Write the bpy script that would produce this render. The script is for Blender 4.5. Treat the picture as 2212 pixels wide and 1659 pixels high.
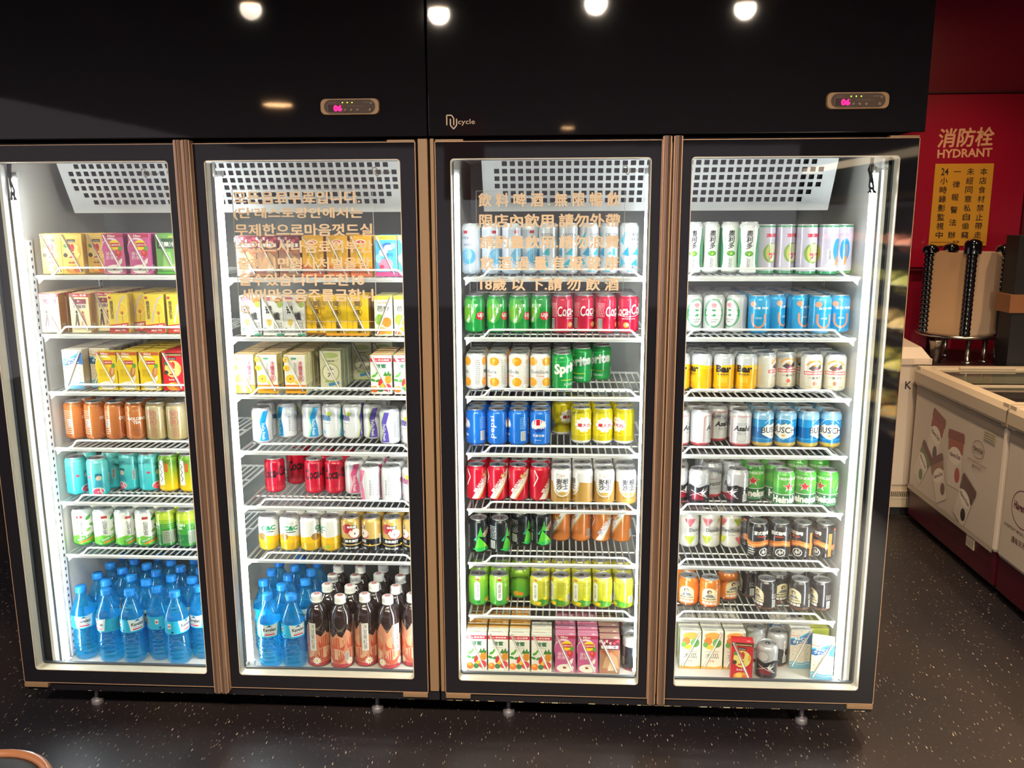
import bpy, bmesh, math, random
from mathutils import Vector, Matrix
from mathutils.geometry import tessellate_polygon
random.seed(7)
PI = math.pi
for o in list(bpy.data.objects):
    bpy.data.objects.remove(o)
SC = bpy.context.scene
COL = SC.collection

# ------------------------------------------------------------------ camera, world, exposure
CAM = dict(z=1.735, d=2.691, yaw=.0555, pitch=.1924, roll=-.0037, f=1865.8)
def cam_axes():
    cy, sy, cp, sp, cr, sr = (math.cos(CAM['yaw']), math.sin(CAM['yaw']), math.cos(CAM['pitch']), math.sin(CAM['pitch']),
                              math.cos(CAM['roll']), math.sin(CAM['roll']))
    r = Vector((cy, sy, 0)); f0 = Vector((-sy, cy, 0)); u0 = Vector((0, 0, 1))
    f = f0 * cp - u0 * sp; u = u0 * cp + f0 * sp
    return r * cr + u * sr, u * cr - r * sr, f
AR, AU, AF = cam_axes()
cd = bpy.data.cameras.new('camera'); cam = bpy.data.objects.new('camera', cd); COL.objects.link(cam)
cd.sensor_width = 36; cd.lens = CAM['f'] / 2212 * 36; cd.clip_start = .05; cd.clip_end = 60
cam.matrix_world = Matrix(((AR.x, AU.x, -AF.x, 0), (AR.y, AU.y, -AF.y, -CAM['d']), (AR.z, AU.z, -AF.z, CAM['z']), (0, 0, 0, 1)))
SC.camera = cam
SC.view_settings.view_transform = 'Standard'; SC.view_settings.look = 'None'
SC.view_settings.gamma = 1; SC.view_settings.use_curve_mapping = False
SC.view_settings.exposure = 0.45
SC.cycles.max_bounces = 10; SC.cycles.diffuse_bounces = 4; SC.cycles.glossy_bounces = 4
SC.cycles.transmission_bounces = 8; SC.cycles.transparent_max_bounces = 24
SC.cycles.sample_clamp_indirect = 6; SC.cycles.use_denoising = True
SC.cycles.caustics_reflective = False; SC.cycles.caustics_refractive = False
w = bpy.data.worlds.new('world'); SC.world = w; w.use_nodes = True
w.node_tree.nodes['Background'].inputs[0].default_value = (.62, .55, .6, 1)
w.node_tree.nodes['Background'].inputs[1].default_value = .85
LED = 36.0          # radiance of the fridge light tubes
DOWN = 60.0
FRONT_FILL = 270.0        # watts of the spots added to brighten the fridge fronts         # watts of the warm ceiling lamps

def at(px, y, z):
    """world x of a thing standing at depth y and height z, read off the photograph at column px"""
    k = (px - 1106) / CAM['f']; v0 = Vector((0, y + CAM['d'], z - CAM['z']))
    # (v0 + x*X).AR = k * (v0 + x*X).AF
    return (k * v0.dot(AF) - v0.dot(AR)) / (AR.x - k * AF.x)

# ------------------------------------------------------------------ materials
def lin(h):
    h = h.lstrip('#')
    c = [int(h[i:i + 2], 16) / 255 for i in (0, 2, 4)]
    return tuple(x / 12.92 if x <= .04045 else ((x + .055) / 1.055) ** 2.4 for x in c) + (1,)
MATS = {}
def pmat(name, col='#808080', rough=.5, metal=0., coat=0., spec=.5, emit=None, es=0., attr=False, bump=None, aniso=0.):
    if name in MATS: return MATS[name]
    m = bpy.data.materials.new(name); m.use_nodes = True; N = m.node_tree.nodes; L = m.node_tree.links
    b = N['Principled BSDF']
    b.inputs['Base Color'].default_value = lin(col); b.inputs['Roughness'].default_value = rough
    b.inputs['Metallic'].default_value = metal; b.inputs['Coat Weight'].default_value = coat
    b.inputs['Specular IOR Level'].default_value = spec; b.inputs['Coat Roughness'].default_value = .08
    if emit: b.inputs['Emission Color'].default_value = lin(emit); b.inputs['Emission Strength'].default_value = es
    if attr:
        a = N.new('ShaderNodeAttribute'); a.attribute_name = 'Ink'; L.new(a.outputs['Color'], b.inputs['Base Color'])
    if bump:
        sc_, st = bump; t = N.new('ShaderNodeTexNoise'); t.inputs['Scale'].default_value = sc_; t.inputs['Detail'].default_value = 3
        tc = N.new('ShaderNodeTexCoord'); L.new(tc.outputs['Object'], t.inputs['Vector'])
        bp = N.new('ShaderNodeBump'); bp.inputs['Strength'].default_value = st; bp.inputs['Distance'].default_value = .01
        L.new(t.outputs['Fac'], bp.inputs['Height']); L.new(bp.outputs['Normal'], b.inputs['Normal'])
    MATS[name] = m
    return m
def glassmat(name, tint, refl=.06, trans_rough=None, mixdiff=0., diffcol='#ffffff', fres=1.5):
    if name in MATS: return MATS[name]
    m = bpy.data.materials.new(name); m.use_nodes = True; N = m.node_tree.nodes; L = m.node_tree.links; N.clear()
    out = N.new('ShaderNodeOutputMaterial'); tr = N.new('ShaderNodeBsdfTransparent'); tr.inputs[0].default_value = lin(tint)
    gl = N.new('ShaderNodeBsdfGlossy'); gl.inputs['Roughness'].default_value = .02; gl.inputs['Color'].default_value = (1, 1, 1, 1)
    base = tr.outputs[0]
    if mixdiff:
        d = N.new('ShaderNodeBsdfTranslucent'); d.inputs[0].default_value = lin(diffcol)
        d2 = N.new('ShaderNodeBsdfDiffuse'); d2.inputs[0].default_value = lin(diffcol)
        ma = N.new('ShaderNodeMixShader'); ma.inputs[0].default_value = .5; L.new(d.outputs[0], ma.inputs[1]); L.new(d2.outputs[0], ma.inputs[2])
        mx = N.new('ShaderNodeMixShader'); mx.inputs[0].default_value = mixdiff; L.new(tr.outputs[0], mx.inputs[1]); L.new(ma.outputs[0], mx.inputs[2])
        base = mx.outputs[0]
    fr = N.new('ShaderNodeFresnel'); fr.inputs[0].default_value = fres
    mm = N.new('ShaderNodeMath'); mm.operation = 'MULTIPLY_ADD'; L.new(fr.outputs[0], mm.inputs[0]); mm.inputs[1].default_value = 1.; mm.inputs[2].default_value = refl
    ge = N.new('ShaderNodeNewGeometry'); fb = N.new('ShaderNodeMath'); fb.operation = 'SUBTRACT'; fb.inputs[0].default_value = 1.; L.new(ge.outputs['Backfacing'], fb.inputs[1])
    m2 = N.new('ShaderNodeMath'); m2.operation = 'MULTIPLY'; L.new(mm.outputs[0], m2.inputs[0]); L.new(fb.outputs[0], m2.inputs[1]); mm = m2
    mix = N.new('ShaderNodeMixShader'); L.new(mm.outputs[0], mix.inputs[0]); L.new(base, mix.inputs[1]); L.new(gl.outputs[0], mix.inputs[2])
    L.new(mix.outputs[0], out.inputs[0]); MATS[name] = m
    return m
def M_(n): return MATS[n]
pmat('black_gloss', '#1b1a1f', .035, spec=.38, bump=(11, .004))
pmat('black_matte', '#0f0e12', .55)
pmat('white_enamel', '#e9e8e6', .35)
pmat('white_liner', '#cdc8c1', .45)
pmat('grey_liner', '#84847f', .45)
pmat('bronze', '#94785a', .38, metal=.25)
pmat('spacer_metal', '#d2c6b2', .35, metal=.12)
pmat('handle_metal', '#b0937e', .2, metal=.75)
pmat('gold_edge', '#d0a888', .3, metal=.4)
pmat('aluminium', '#d4d4d6', .24, metal=1.)
pmat('lid_metal', '#d6d6d8', .38, metal=.75)
pmat('steel', '#b8b2ac', .22, metal=1.)
pmat('paint_can', attr=True, rough=.25, metal=.15, coat=.5)
pmat('ink_can', attr=True, rough=.3, metal=.1, coat=.4)
pmat('ink_paper', attr=True, rough=.42, coat=.25)
pmat('ink_flat', attr=True, rough=.6)
pmat('white_plastic', '#efeff0', .35)
pmat('gasket', '#3b3f46', .6)
pmat('hole_dark', '#1c1a20', .7)
pmat('led_fill', '#ffffff', .4, emit='#f4f9ff', es=LED * .3)
pmat('led', '#ffffff', .4, emit='#f4f9ff', es=LED)
pmat('cap_blue', '#1a86e0', .35)
pmat('cap_white', '#f0eeec', .4)
pmat('wire', '#f6f6f4', .35)
glassmat('door_glass', '#f6faf8', refl=.035)
glassmat('water_blue', '#b8f0ff', refl=.05, mixdiff=.33, diffcol='#1db8f4')
glassmat('tea_dark', '#5c3b38', refl=.06, mixdiff=.35, diffcol='#2a1512')
glassmat('film', '#fbfbfa', refl=.01)
pmat('straw_white', '#f4f0ea', .4)
glassmat('straw_film', '#f8f6f4', refl=.06, mixdiff=.25, diffcol='#ffffff')

# ------------------------------------------------------------------ object helpers
def obj(name, me, mats=None, parent=None, loc=None):
    o = bpy.data.objects.new(name, me); COL.objects.link(o)
    if mats is not None and not me.materials:
        for m in (mats if isinstance(mats, (list, tuple)) else [mats]): me.materials.append(M_(m) if isinstance(m, str) else m)
    if parent: o.parent = parent
    if loc: o.location = loc
    return o
def tag(o, label=None, cat=None, group=None, kind=None):
    if label: o['label'] = label
    if cat: o['category'] = cat
    if group: o['group'] = group
    if kind: o['kind'] = kind
    return o
def empty(name, loc=(0, 0, 0)):
    o = bpy.data.objects.new(name, None); COL.objects.link(o); o.location = loc; o.empty_display_size = .05
    return o
def mesh(bm, name='m', smooth=False):
    me = bpy.data.meshes.new(name)
    if smooth:
        for f in bm.faces: f.smooth = True
    bm.to_mesh(me); bm.free()
    return me
def B(): return bmesh.new()
def box(bm, x0, y0, z0, x1, y1, z1, mi=0, bev=0.):
    vs = [bm.verts.new((x, y, z)) for z in (z0, z1) for y in (y0, y1) for x in (x0, x1)]
    fs = [bm.faces.new([vs[i] for i in q]) for q in ((0, 2, 3, 1), (4, 5, 7, 6), (0, 1, 5, 4), (2, 6, 7, 3), (1, 3, 7, 5), (0, 4, 6, 2))]
    for f in fs: f.material_index = mi
    if bev:
        es = {e for f in fs for e in f.edges}
        r = bmesh.ops.bevel(bm, geom=list(es), offset=bev, segments=2, affect='EDGES', profile=.5)
        for f in r['faces']: f.material_index = mi
def rod(bm, pts, r, n=6, mi=0, closed=False):
    pts = [Vector(p) for p in pts]; rings = []
    for i, p in enumerate(pts):
        if closed: d = pts[(i + 1) % len(pts)] - pts[i - 1]
        else: d = pts[min(i + 1, len(pts) - 1)] - pts[max(i - 1, 0)]
        d.normalize(); a = d.cross(Vector((0, 0, 1)))
        if a.length < .1: a = d.cross(Vector((1, 0, 0)))
        a.normalize(); b = d.cross(a)
        rings.append([bm.verts.new(p + a * math.cos(2 * PI * k / n) * r + b * math.sin(2 * PI * k / n) * r) for k in range(n)])
    m = len(rings)
    for i in range(m if closed else m - 1):
        A, C = rings[i], rings[(i + 1) % m]
        for k in range(n):
            f = bm.faces.new((A[k], A[(k + 1) % n], C[(k + 1) % n], C[k])); f.material_index = mi; f.smooth = True
    if not closed:
        bm.faces.new(rings[0]).material_index = mi; bm.faces.new(rings[-1][::-1]).material_index = mi
def lathe(bm, prof, n=32, cx=0, cy=0, mi=0, sx=1., sy=1., smooth=True, mif=None):
    """prof: list of (r, z) from bottom to top"""
    rings = []
    for r, z in prof:
        if r < 1e-6: rings.append([bm.verts.new((cx, cy, z))])
        else: rings.append([bm.verts.new((cx + math.cos(2 * PI * k / n) * r * sx, cy + math.sin(2 * PI * k / n) * r * sy, z)) for k in range(n)])
    for i in range(len(rings) - 1):
        A, C = rings[i], rings[i + 1]; idx = mif((prof[i][1] + prof[i + 1][1]) / 2) if mif else mi
        for k in range(n):
            k2 = (k + 1) % n
            if len(A) == 1 and len(C) == 1: continue
            if len(A) == 1: f = bm.faces.new((A[0], C[k2], C[k]))
            elif len(C) == 1: f = bm.faces.new((A[k], A[k2], C[0]))
            else: f = bm.faces.new((A[k], A[k2], C[k2], C[k]))
            f.material_index = idx; f.smooth = smooth
    return rings
def rrect(x0, z0, x1, z1, r, n=5):
    out = []
    for cx, cz, a0 in ((x1 - r, z1 - r, 0), (x0 + r, z1 - r, 90), (x0 + r, z0 + r, 180), (x1 - r, z0 + r, 270)):
        for k in range(n + 1):
            a = math.radians(a0 + 90 * k / n); out.append((cx + r * math.cos(a), cz + r * math.sin(a)))
    return out
def ring_frame(bm, outer, inner, y0, y1, mi=0, mi_in=None):
    """frame between two matched outlines in x/z, from depth y0 (front) to y1"""
    n = len(outer)
    V = [[bm.verts.new((x, y, z)) for x, z in pts] for pts, y in ((outer, y0), (inner, y0), (inner, y1), (outer, y1))]
    for i in range(n):
        j = (i + 1) % n
        for a, b, m in ((0, 1, mi), (1, 2, mi if mi_in is None else mi_in), (2, 3, mi), (3, 0, mi)):
            bm.faces.new((V[a][i], V[a][j], V[b][j], V[b][i])).material_index = m
    bmesh.ops.recalc_face_normals(bm, faces=bm.faces)

# ------------------------------------------------------------------ printed artwork: flat shapes laid on a can, a carton or a sign
_tc = bpy.data.curves.new('lettering', 'FONT'); _to = bpy.data.objects.new('lettering', _tc); COL.objects.link(_to)
TXT = {}
CANBACK = {1: .085, 2: .085, 3: .085, 4: .08, 5: .036, 6: .06, 7: .052, 8: 0.}
def text_tris(s, bold=0., shear=0., sp=1., ls=1.):
    k = (s, bold, shear, sp, ls)
    if k not in TXT:
        _tc.body = s; cjk = any(ord(ch) > 0x2e00 for ch in s); _tc.offset = 0 if cjk else bold; _tc.shear = shear; _tc.resolution_u = 2; _tc.space_character = sp; _tc.space_line = ls
        _tc.align_x = 'CENTER'
        dg = bpy.context.evaluated_depsgraph_get(); dg.update(); ev = _to.evaluated_get(dg); me = ev.to_mesh()
        me.calc_loop_triangles(); V = [(v.co.x, v.co.y) for v in me.vertices]
        T = [[V[i] for i in t.vertices] for t in me.loop_triangles]; ev.to_mesh_clear()
        if cjk and bold > .011: T = [[(x + a * bold, y + b * bold) for x, y in t] for a, b in ((-1, 0), (1, 0), (0, 1), (0, -.6)) for t in T]; ncopy = 4
        else: ncopy = 1
        xs = [p[0] for t in T for p in t] or [0, 1]; ys = [p[1] for t in T for p in t] or [0, 1]
        TXT[k] = (T, min(xs), max(xs), min(ys), max(ys), len(T) // ncopy or 1)
    return TXT[k]
def rotp(pts, cx, cy, a):
    if not a: return pts
    c, s = math.cos(math.radians(a)), math.sin(math.radians(a))
    return [(cx + (x - cx) * c - (y - cy) * s, cy + (x - cx) * s + (y - cy) * c) for x, y in pts]
def art_polys(ops):
    """ops in millimetres -> list of (convex polygon, colour, layer)"""
    out = []; rnd = random.Random(3)
    for L, op in enumerate(ops):
        k = op[0]
        if k == 'r':
            x0, y0, x1, y1, c = op[1:6]; pts = [(x0, y0), (x1, y0), (x1, y1), (x0, y1)]
            if len(op) > 6: pts = rotp(pts, (x0 + x1) / 2, (y0 + y1) / 2, op[6])
            out.append((pts, c, L))
        elif k == 'e':
            cx, cy, rx, ry, c = op[1:6]; n = 20
            pts = [(cx + rx * math.cos(2 * PI * i / n), cy + ry * math.sin(2 * PI * i / n)) for i in range(n)]
            if len(op) > 6: pts = rotp(pts, cx, cy, op[6])
            out.append((pts, c, L))
        elif k == 'h':      # half disc
            cx, cy, r, c, a = op[1:6]; n = 12
            out.append(([(cx + r * math.cos(math.radians(a + 180 * i / n)), cy + r * math.sin(math.radians(a + 180 * i / n))) for i in range(n + 1)], c, L))
        elif k == 'o':      # ring, optional arc
            cx, cy, rx, ry, wd, c = op[1:7]; a0, a1 = (op[7], op[8]) if len(op) > 8 else (0, 360); n = 24
            P = [(math.cos(math.radians(a0 + (a1 - a0) * i / n)), math.sin(math.radians(a0 + (a1 - a0) * i / n))) for i in range(n + 1)]
            for i in range(n):
                (a, b), (d, e) = P[i], P[i + 1]
                out.append(([(cx + a * rx, cy + b * ry), (cx + d * rx, cy + e * ry), (cx + d * (rx - wd), cy + e * (ry - wd)), (cx + a * (rx - wd), cy + b * (ry - wd))], c, L))
        elif k == 'p':
            pts, c = op[1], op[2]
            for t in tessellate_polygon([[Vector((x, y, 0)) for x, y in pts]]): out.append(([pts[i] for i in t], c, L))
        elif k == 'l':
            pts, wd, c = op[1:4]
            for (a, b), (d, e) in zip(pts, pts[1:]):
                ln = math.hypot(d - a, e - b) or 1; nx, ny = -(e - b) / ln * wd / 2, (d - a) / ln * wd / 2
                out.append(([(a + nx, b + ny), (a - nx, b - ny), (d - nx, e - ny), (d + nx, e + ny)], c, L))
        elif k == 't':      # ('t', s, cx, cy, w, h, col, rot, bold, shear, linespace)
            s, cx, cy, wd, ht, c = op[1:7]; a = op[7] if len(op) > 7 else 0
            T, x0, x1, y0, y1, nT = text_tris(s, op[8] if len(op) > 8 else .012, op[9] if len(op) > 9 else 0, 1., op[10] if len(op) > 10 else .92)
            sy = ht / max(y1 - y0, .01); sx = wd / max(x1 - x0, .01) if wd else sy
            mx, my = (x0 + x1) / 2, (y0 + y1) / 2
            for q_, t in enumerate(T): out.append((rotp([(cx + (x - mx) * sx, cy + (y - my) * sy) for x, y in t], cx, cy, a), c, L + .22 * (q_ // nT)))
        elif k == 'm':      # block of small print
            x0, y0, x1, y1, c, rows = op[1:7]; h = (y1 - y0) / rows
            for i in range(rows):
                x = x0
                while x < x1 - 1:
                    l = min(rnd.uniform(1.5, 6), x1 - x); out.append(([(x, y0 + i * h), (x + l, y0 + i * h), (x + l, y0 + (i + .45) * h), (x, y0 + (i + .45) * h)], c, L)); x += l + rnd.uniform(.8, 2)
        elif k == 'b':      # barcode
            x0, y0, x1, y1 = op[1:5]; out.append(([(x0, y0), (x1, y0), (x1, y1), (x0, y1)], '#f4f2ee', L)); x = x0 + 1
            while x < x1 - 1.5:
                l = rnd.choice((.5, .5, 1, 1.3)); out.append(([(x, y0 + 1), (x + l, y0 + 1), (x + l, y1 - 1), (x, y1 - 1)], '#2a2628', L + .5)); x += l + rnd.choice((.5, .8, 1))
    return out
def clip_x(poly, a, b):
    for sgn, lim in ((1, a), (-1, -b)):
        o = []
        for i in range(len(poly)):
            p, q = poly[i - 1], poly[i]; dp, dq = sgn * p[0] - lim, sgn * q[0] - lim
            if (dp >= 0) != (dq >= 0):
                t = dp / (dp - dq); o.append((p[0] + (q[0] - p[0]) * t, p[1] + (q[1] - p[1]) * t))
            if dq >= 0: o.append(q)
        poly = o
        if len(poly) < 3: return []
    return poly
def art_mesh(ops, mapping, mat, cyl=None, name='art', more=()):
    """mapping(u, v, layer) -> position; u, v in mm. cyl = step in mm at which shapes are cut so that they follow a curved surface"""
    V, F, C = [], [], []
    for pts, c, L, mapping in [(p, c, L, mapping) for p, c, L in art_polys(ops)] + [(p, c, L, mp) for o2, mp in more for p, c, L in art_polys(o2)]:
        pieces = [pts]
        if cyl:
            x0 = min(p[0] for p in pts); x1 = max(p[0] for p in pts); i0, i1 = math.floor(x0 / cyl), math.ceil(x1 / cyl)
            if i1 - i0 > 1: pieces = [q for q in (clip_x(pts, i * cyl, (i + 1) * cyl) for i in range(i0, i1)) if q]
        col = lin(c)
        for q in pieces:
            s = sum(q[i - 1][0] * q[i][1] - q[i][0] * q[i - 1][1] for i in range(len(q)))
            if abs(s) < 1e-4: continue
            if s < 0: q = q[::-1]
            b = len(V); V += [mapping(u, v, L) for u, v in q]; F.append(list(range(b, b + len(q)))); C += [col] * len(q)
    me = bpy.data.meshes.new(name); me.from_pydata(V, [], F); a = me.color_attributes.new('Ink', 'FLOAT_COLOR', 'CORNER')
    if C: a.data.foreach_set('color', [x for c in C for x in c])
    me.materials.append(M_(mat)); return me
def flat_map(y=0., off=.0002, x=0., z=0., s=.001): return lambda u, v, L: (x + u * s, y - off - L * .00004, z + v * s)
def wide(u): return u * 1.28 if abs(u) < 60 else math.copysign(76.8 + (abs(u) - 60) * .84, u)
def cyl_map(R, off=.00015): return lambda u, v, L: ((R + off + L * .000012) * math.sin(u * .001 / R), -(R + off + L * .000012) * math.cos(u * .001 / R), v * .001)
def paint(me, fn):
    """face colours of the ink the thing is printed in; fn(centre, normal) -> hex"""
    a = me.color_attributes.new('Ink', 'FLOAT_COLOR', 'CORNER')
    for p in me.polygons:
        c = lin(fn(p.center, p.normal))
        for li in p.loop_indices: a.data[li].color = c
def mixhex(a, b, t):
    p = [int(a[i:i + 2], 16) for i in (1, 3, 5)]; q = [int(b[i:i + 2], 16) for i in (1, 3, 5)]
    return '#%02x%02x%02x' % tuple(round(x + (y - x) * t) for x, y in zip(p, q))

SHY = .15                                    # depth of the shelves' front edge
SH = {1: [1.543, 1.343, 1.143, .943, .744, .546], 2: [1.535, 1.336, 1.136, .938, .738, .540],
      3: [1.537, 1.338, 1.138, .940, .740, .543, .345], 4: [1.539, 1.341, 1.140, .943, .743, .544, .350]}
FLOORZ = .132
def at_z(px, py, z):
    """world x, y of a point at height z seen at photograph pixel px, py"""
    d = AF + AR * ((px - 1106) / CAM['f']) - AU * ((py - 829.5) / CAM['f']); t = (z - CAM['z']) / d.z
    return d.x * t, -CAM['d'] + d.y * t
ORD = ['first', 'second', 'third', 'fourth', 'fifth', 'sixth', 'seventh', 'eighth', 'ninth', 'tenth', 'eleventh', 'twelfth']
DOORN = {1: 'stool-side door', 2: 'Korean-lettered door', 3: 'Chinese-lettered door', 4: 'hydrant-side door'}
BOUNDS = {1: (-1.792, -1.177), 2: (-1.139, -.4615), 3: (-.3375, .314), 4: (.352, .9815)}
# ------------------------------------------------------------------ the room
def at_y(px, py, y):
    d = AF + AR * ((px - 1106) / CAM['f']) - AU * ((py - 829.5) / CAM['f']); t = (y + CAM['d']) / d.y
    return d.x * t, CAM['z'] + d.z * t
def slab(name, x0, y0, z0, x1, y1, z1, mat, kind='structure', parent=None, bev=0.):
    bm = B(); box(bm, x0, y0, z0, x1, y1, z1, bev=bev); o = obj(name, mesh(bm, name), mat, parent)
    if kind: tag(o, kind=kind)
    return o
def floor_mat():
    m = pmat('speckled_floor', '#1b171b', .46); N = m.node_tree.nodes; L = m.node_tree.links; b = N['Principled BSDF']
    tc = N.new('ShaderNodeTexCoord'); col = None
    mp0 = N.new('ShaderNodeMapping'); L.new(tc.outputs['Object'], mp0.inputs[0])
    wn = N.new('ShaderNodeTexNoise'); wn.inputs['Scale'].default_value = .9; L.new(mp0.outputs[0], wn.inputs[0])
    cr = N.new('ShaderNodeValToRGB'); cr.color_ramp.elements[0].color = lin('#17151b'); cr.color_ramp.elements[1].color = lin('#29211f'); cr.color_ramp.elements[0].position = .38; cr.color_ramp.elements[1].position = .62
    L.new(wn.outputs[0], cr.inputs[0]); prev = cr.outputs[0]
    for scale, rot, sx, thr, c in ((95, .5, .22, .14, '#776b5e'), (62, 2.2, .2, .09, '#b8aa94'), (130, 1.2, .3, .14, '#564c46'), (78, 1.7, .2, .11, '#8c8070')):
        mp = N.new('ShaderNodeMapping'); mp.inputs['Rotation'].default_value = (0, 0, rot); mp.inputs['Scale'].default_value = (1, sx, 1)
        mp.inputs['Location'].default_value = (scale, scale * .3, 0)
        L.new(tc.outputs['Object'], mp.inputs[0]); v = N.new('ShaderNodeTexVoronoi'); v.inputs['Scale'].default_value = scale; L.new(mp.outputs[0], v.inputs['Vector'])
        lt = N.new('ShaderNodeMath'); lt.operation = 'LESS_THAN'; L.new(v.outputs['Distance'], lt.inputs[0]); lt.inputs[1].default_value = thr
        g = N.new('ShaderNodeSeparateColor'); L.new(v.outputs['Color'], g.inputs[0])
        gt = N.new('ShaderNodeMath'); gt.operation = 'GREATER_THAN'; gt.inputs[1].default_value = .45; L.new(g.outputs[0], gt.inputs[0])
        mu = N.new('ShaderNodeMath'); mu.operation = 'MULTIPLY'; L.new(lt.outputs[0], mu.inputs[0]); L.new(gt.outputs[0], mu.inputs[1])
        mx = N.new('ShaderNodeMix'); mx.data_type = 'RGBA'; L.new(mu.outputs[0], mx.inputs['Factor']); L.new(prev, mx.inputs['A']); mx.inputs['B'].default_value = lin(c); prev = mx.outputs['Result']
    L.new(prev, b.inputs['Base Color']); return m
floor_mat()
pmat('red_wall', '#8c0a2c', .42, coat=.2); pmat('red_panel', '#a00b2e', .32, coat=.4); pmat('dark_red', '#5a0f22', .4); pmat('ceiling_dark', '#2c2930', .8)
slab('floor', -6, -14, -.05, 4.6, 3.1, 0, 'speckled_floor')
slab('wall_back', -6, 3.0, 0, 4.6, 3.12, 3.0, 'black_matte')
slab('trim_3', 1.1, 2.99, 0, 4.5, 3.0, 3.0, 'red_wall')
slab('wall_right', 4.5, -14, 0, 4.62, 3.0, 3.0, 'dark_red')
slab('ceiling', -6, -14, 3.0, 4.6, 3.1, 3.1, 'ceiling_dark')

# warm ceiling downlights, each with its own light
pmat('warm_bulb', '#ffffff', .4, emit='#ffc58a', es=45.)
pmat('lamp_ring', '#1a181a', .4)
def downlight(x, y, r, label, power):
    t = tag(empty('ceiling_light', (x, y, 3.0)), label, 'lamp', 'ceiling downlights')
    bm = B(); lathe(bm, [(r * 1.25, 0), (r * 1.25, -.02), (r * 1.02, -.025), (r, -.0)], 28); obj('lamp_ring', mesh(bm), 'lamp_ring', t)
    bm = B(); lathe(bm, [(0, -.0255), (r, -.0255)], 28); obj('bulb_disc', mesh(bm), 'warm_bulb', t)
    ld = bpy.data.lights.new('downlight', 'SPOT'); ld.energy = power; ld.color = (1., .84, .66) if power >= FRONT_FILL else (1., .72, .45); ld.spot_size = 1.5 if power >= FRONT_FILL else 2.3; ld.spot_blend = 1.; ld.shadow_soft_size = .06
    lo = bpy.data.objects.new('downlight', ld); COL.objects.link(lo); lo.parent = t; lo.location = (0, 0, -.05)
    if power >= FRONT_FILL: lo.rotation_euler.x = math.radians(40)
for x, y, r, p, s in ((-3.2, -7.35, .16, DOWN, 'far behind the stool'), (-1.33, -11.4, .13, DOWN, 'farthest down the room'), (.1, -10.3, .09, DOWN, 'second farthest down the room'), (2.9, .9, .07, DOWN * 1.6, 'over the ice cream freezers'), (2.3, 2.1, .06, DOWN * .9, 'before the hydrant wall'), (1.5, .5, .07, DOWN * 2.6, 'over the aisle floor'), (-1.85, -2.7, .05, FRONT_FILL, 'before the stool-side door'), (-.75, -2.9, .05, FRONT_FILL, 'before the Korean-lettered door'), (.2, -2.7, .05, FRONT_FILL, 'before the Chinese-lettered door'), (1.1, -2.9, .05, FRONT_FILL, 'before the hydrant-side door')):  # the four strongest spots are added fill for the fridge fronts
    downlight(x, y, r, 'small warm round ceiling downlight ' + s, p)

# ------------------------------------------------------------------ display fridges
def nlogo(x, y, s, c):
    P = lambda pts: [(x + a * s, y + b * s) for a, b in pts]
    return [('l', P([(0, 0), (0, 20), (10, 20), (14.5, 14), (14.5, 0)]), 2.4 * s, c), ('l', P([(7.5, 13), (7.5, 0), (14, -7.5), (20.5, 0), (20.5, 13)]), 2.4 * s, c), ('t', 'cycle', x + 41 * s, y + 5.5 * s, 35 * s, 13.5 * s, c, 0, .0)]
CHROME = {}
def vent_cover(x0, x1, parent):
    n = int((x1 - x0 - .05) / .0271); y0, z0, y1, z1 = .30, 1.925, .39, 1.750; L = math.hypot(y1 - y0, z1 - z0)
    u = ((y1 - y0) / L, (z1 - z0) / L); mx = (x1 - x0 - n * .0271) / 2; top = .006
    bm = B()
    def P(x, s, d=0): return bm.verts.new((x, y0 + u[0] * s + d * -u[1], z0 + u[1] * s + d * u[0]))
    def q(a, s0, b, s1): bm.faces.new((P(a, s0), P(b, s0), P(b, s1), P(a, s1)))
    rows = 6; pitch = .0272; skip = [1, 0, 0, 0, 1, 2]
    q(x0, 0, x1, top); q(x0, top + rows * pitch, x1, L); q(x0, top, x0 + mx, top + rows * pitch); q(x1 - mx, top, x1, top + rows * pitch)
    for r in range(rows):
        for c in range(n):
            a = x0 + mx + c * .0271; s = top + r * pitch
            if c < skip[r] or c >= n - skip[r]: q(a, s, a + .0271, s + pitch); continue
            h = .0048
            q(a, s, a + .0271, s + h); q(a, s + pitch - h, a + .0271, s + pitch); q(a, s + h, a + h, s + pitch - h); q(a + .0271 - h, s + h, a + .0271, s + pitch - h)
    g = bmesh.ops.extrude_face_region(bm, geom=list(bm.faces)); vs = [v for v in g['geom'] if isinstance(v, bmesh.types.BMVert)]
    bmesh.ops.translate(bm, vec=(0, .0015, .001), verts=vs)
    o = obj('vent_cover', mesh(bm), 'white_enamel', parent)
    bm = B(); v = [bm.verts.new(p) for p in ((x0, y0 + .012, z0 + .006), (x1, y0 + .012, z0 + .006), (x1, y1 + .012, z1 + .006), (x0, y1 + .012, z1 + .006), (x0, .66, z0), (x1, .66, z0), (x1, .66, z1 + .006), (x0, .66, z1 + .006))]
    for f in ((0, 1, 2, 3), (4, 7, 6, 5), (3, 2, 6, 7), (0, 4, 5, 1), (0, 3, 7, 4), (1, 5, 6, 2)): bm.faces.new([v[i] for i in f])
    obj('fan_housing', mesh(bm), 'hole_dark', parent)
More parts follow.
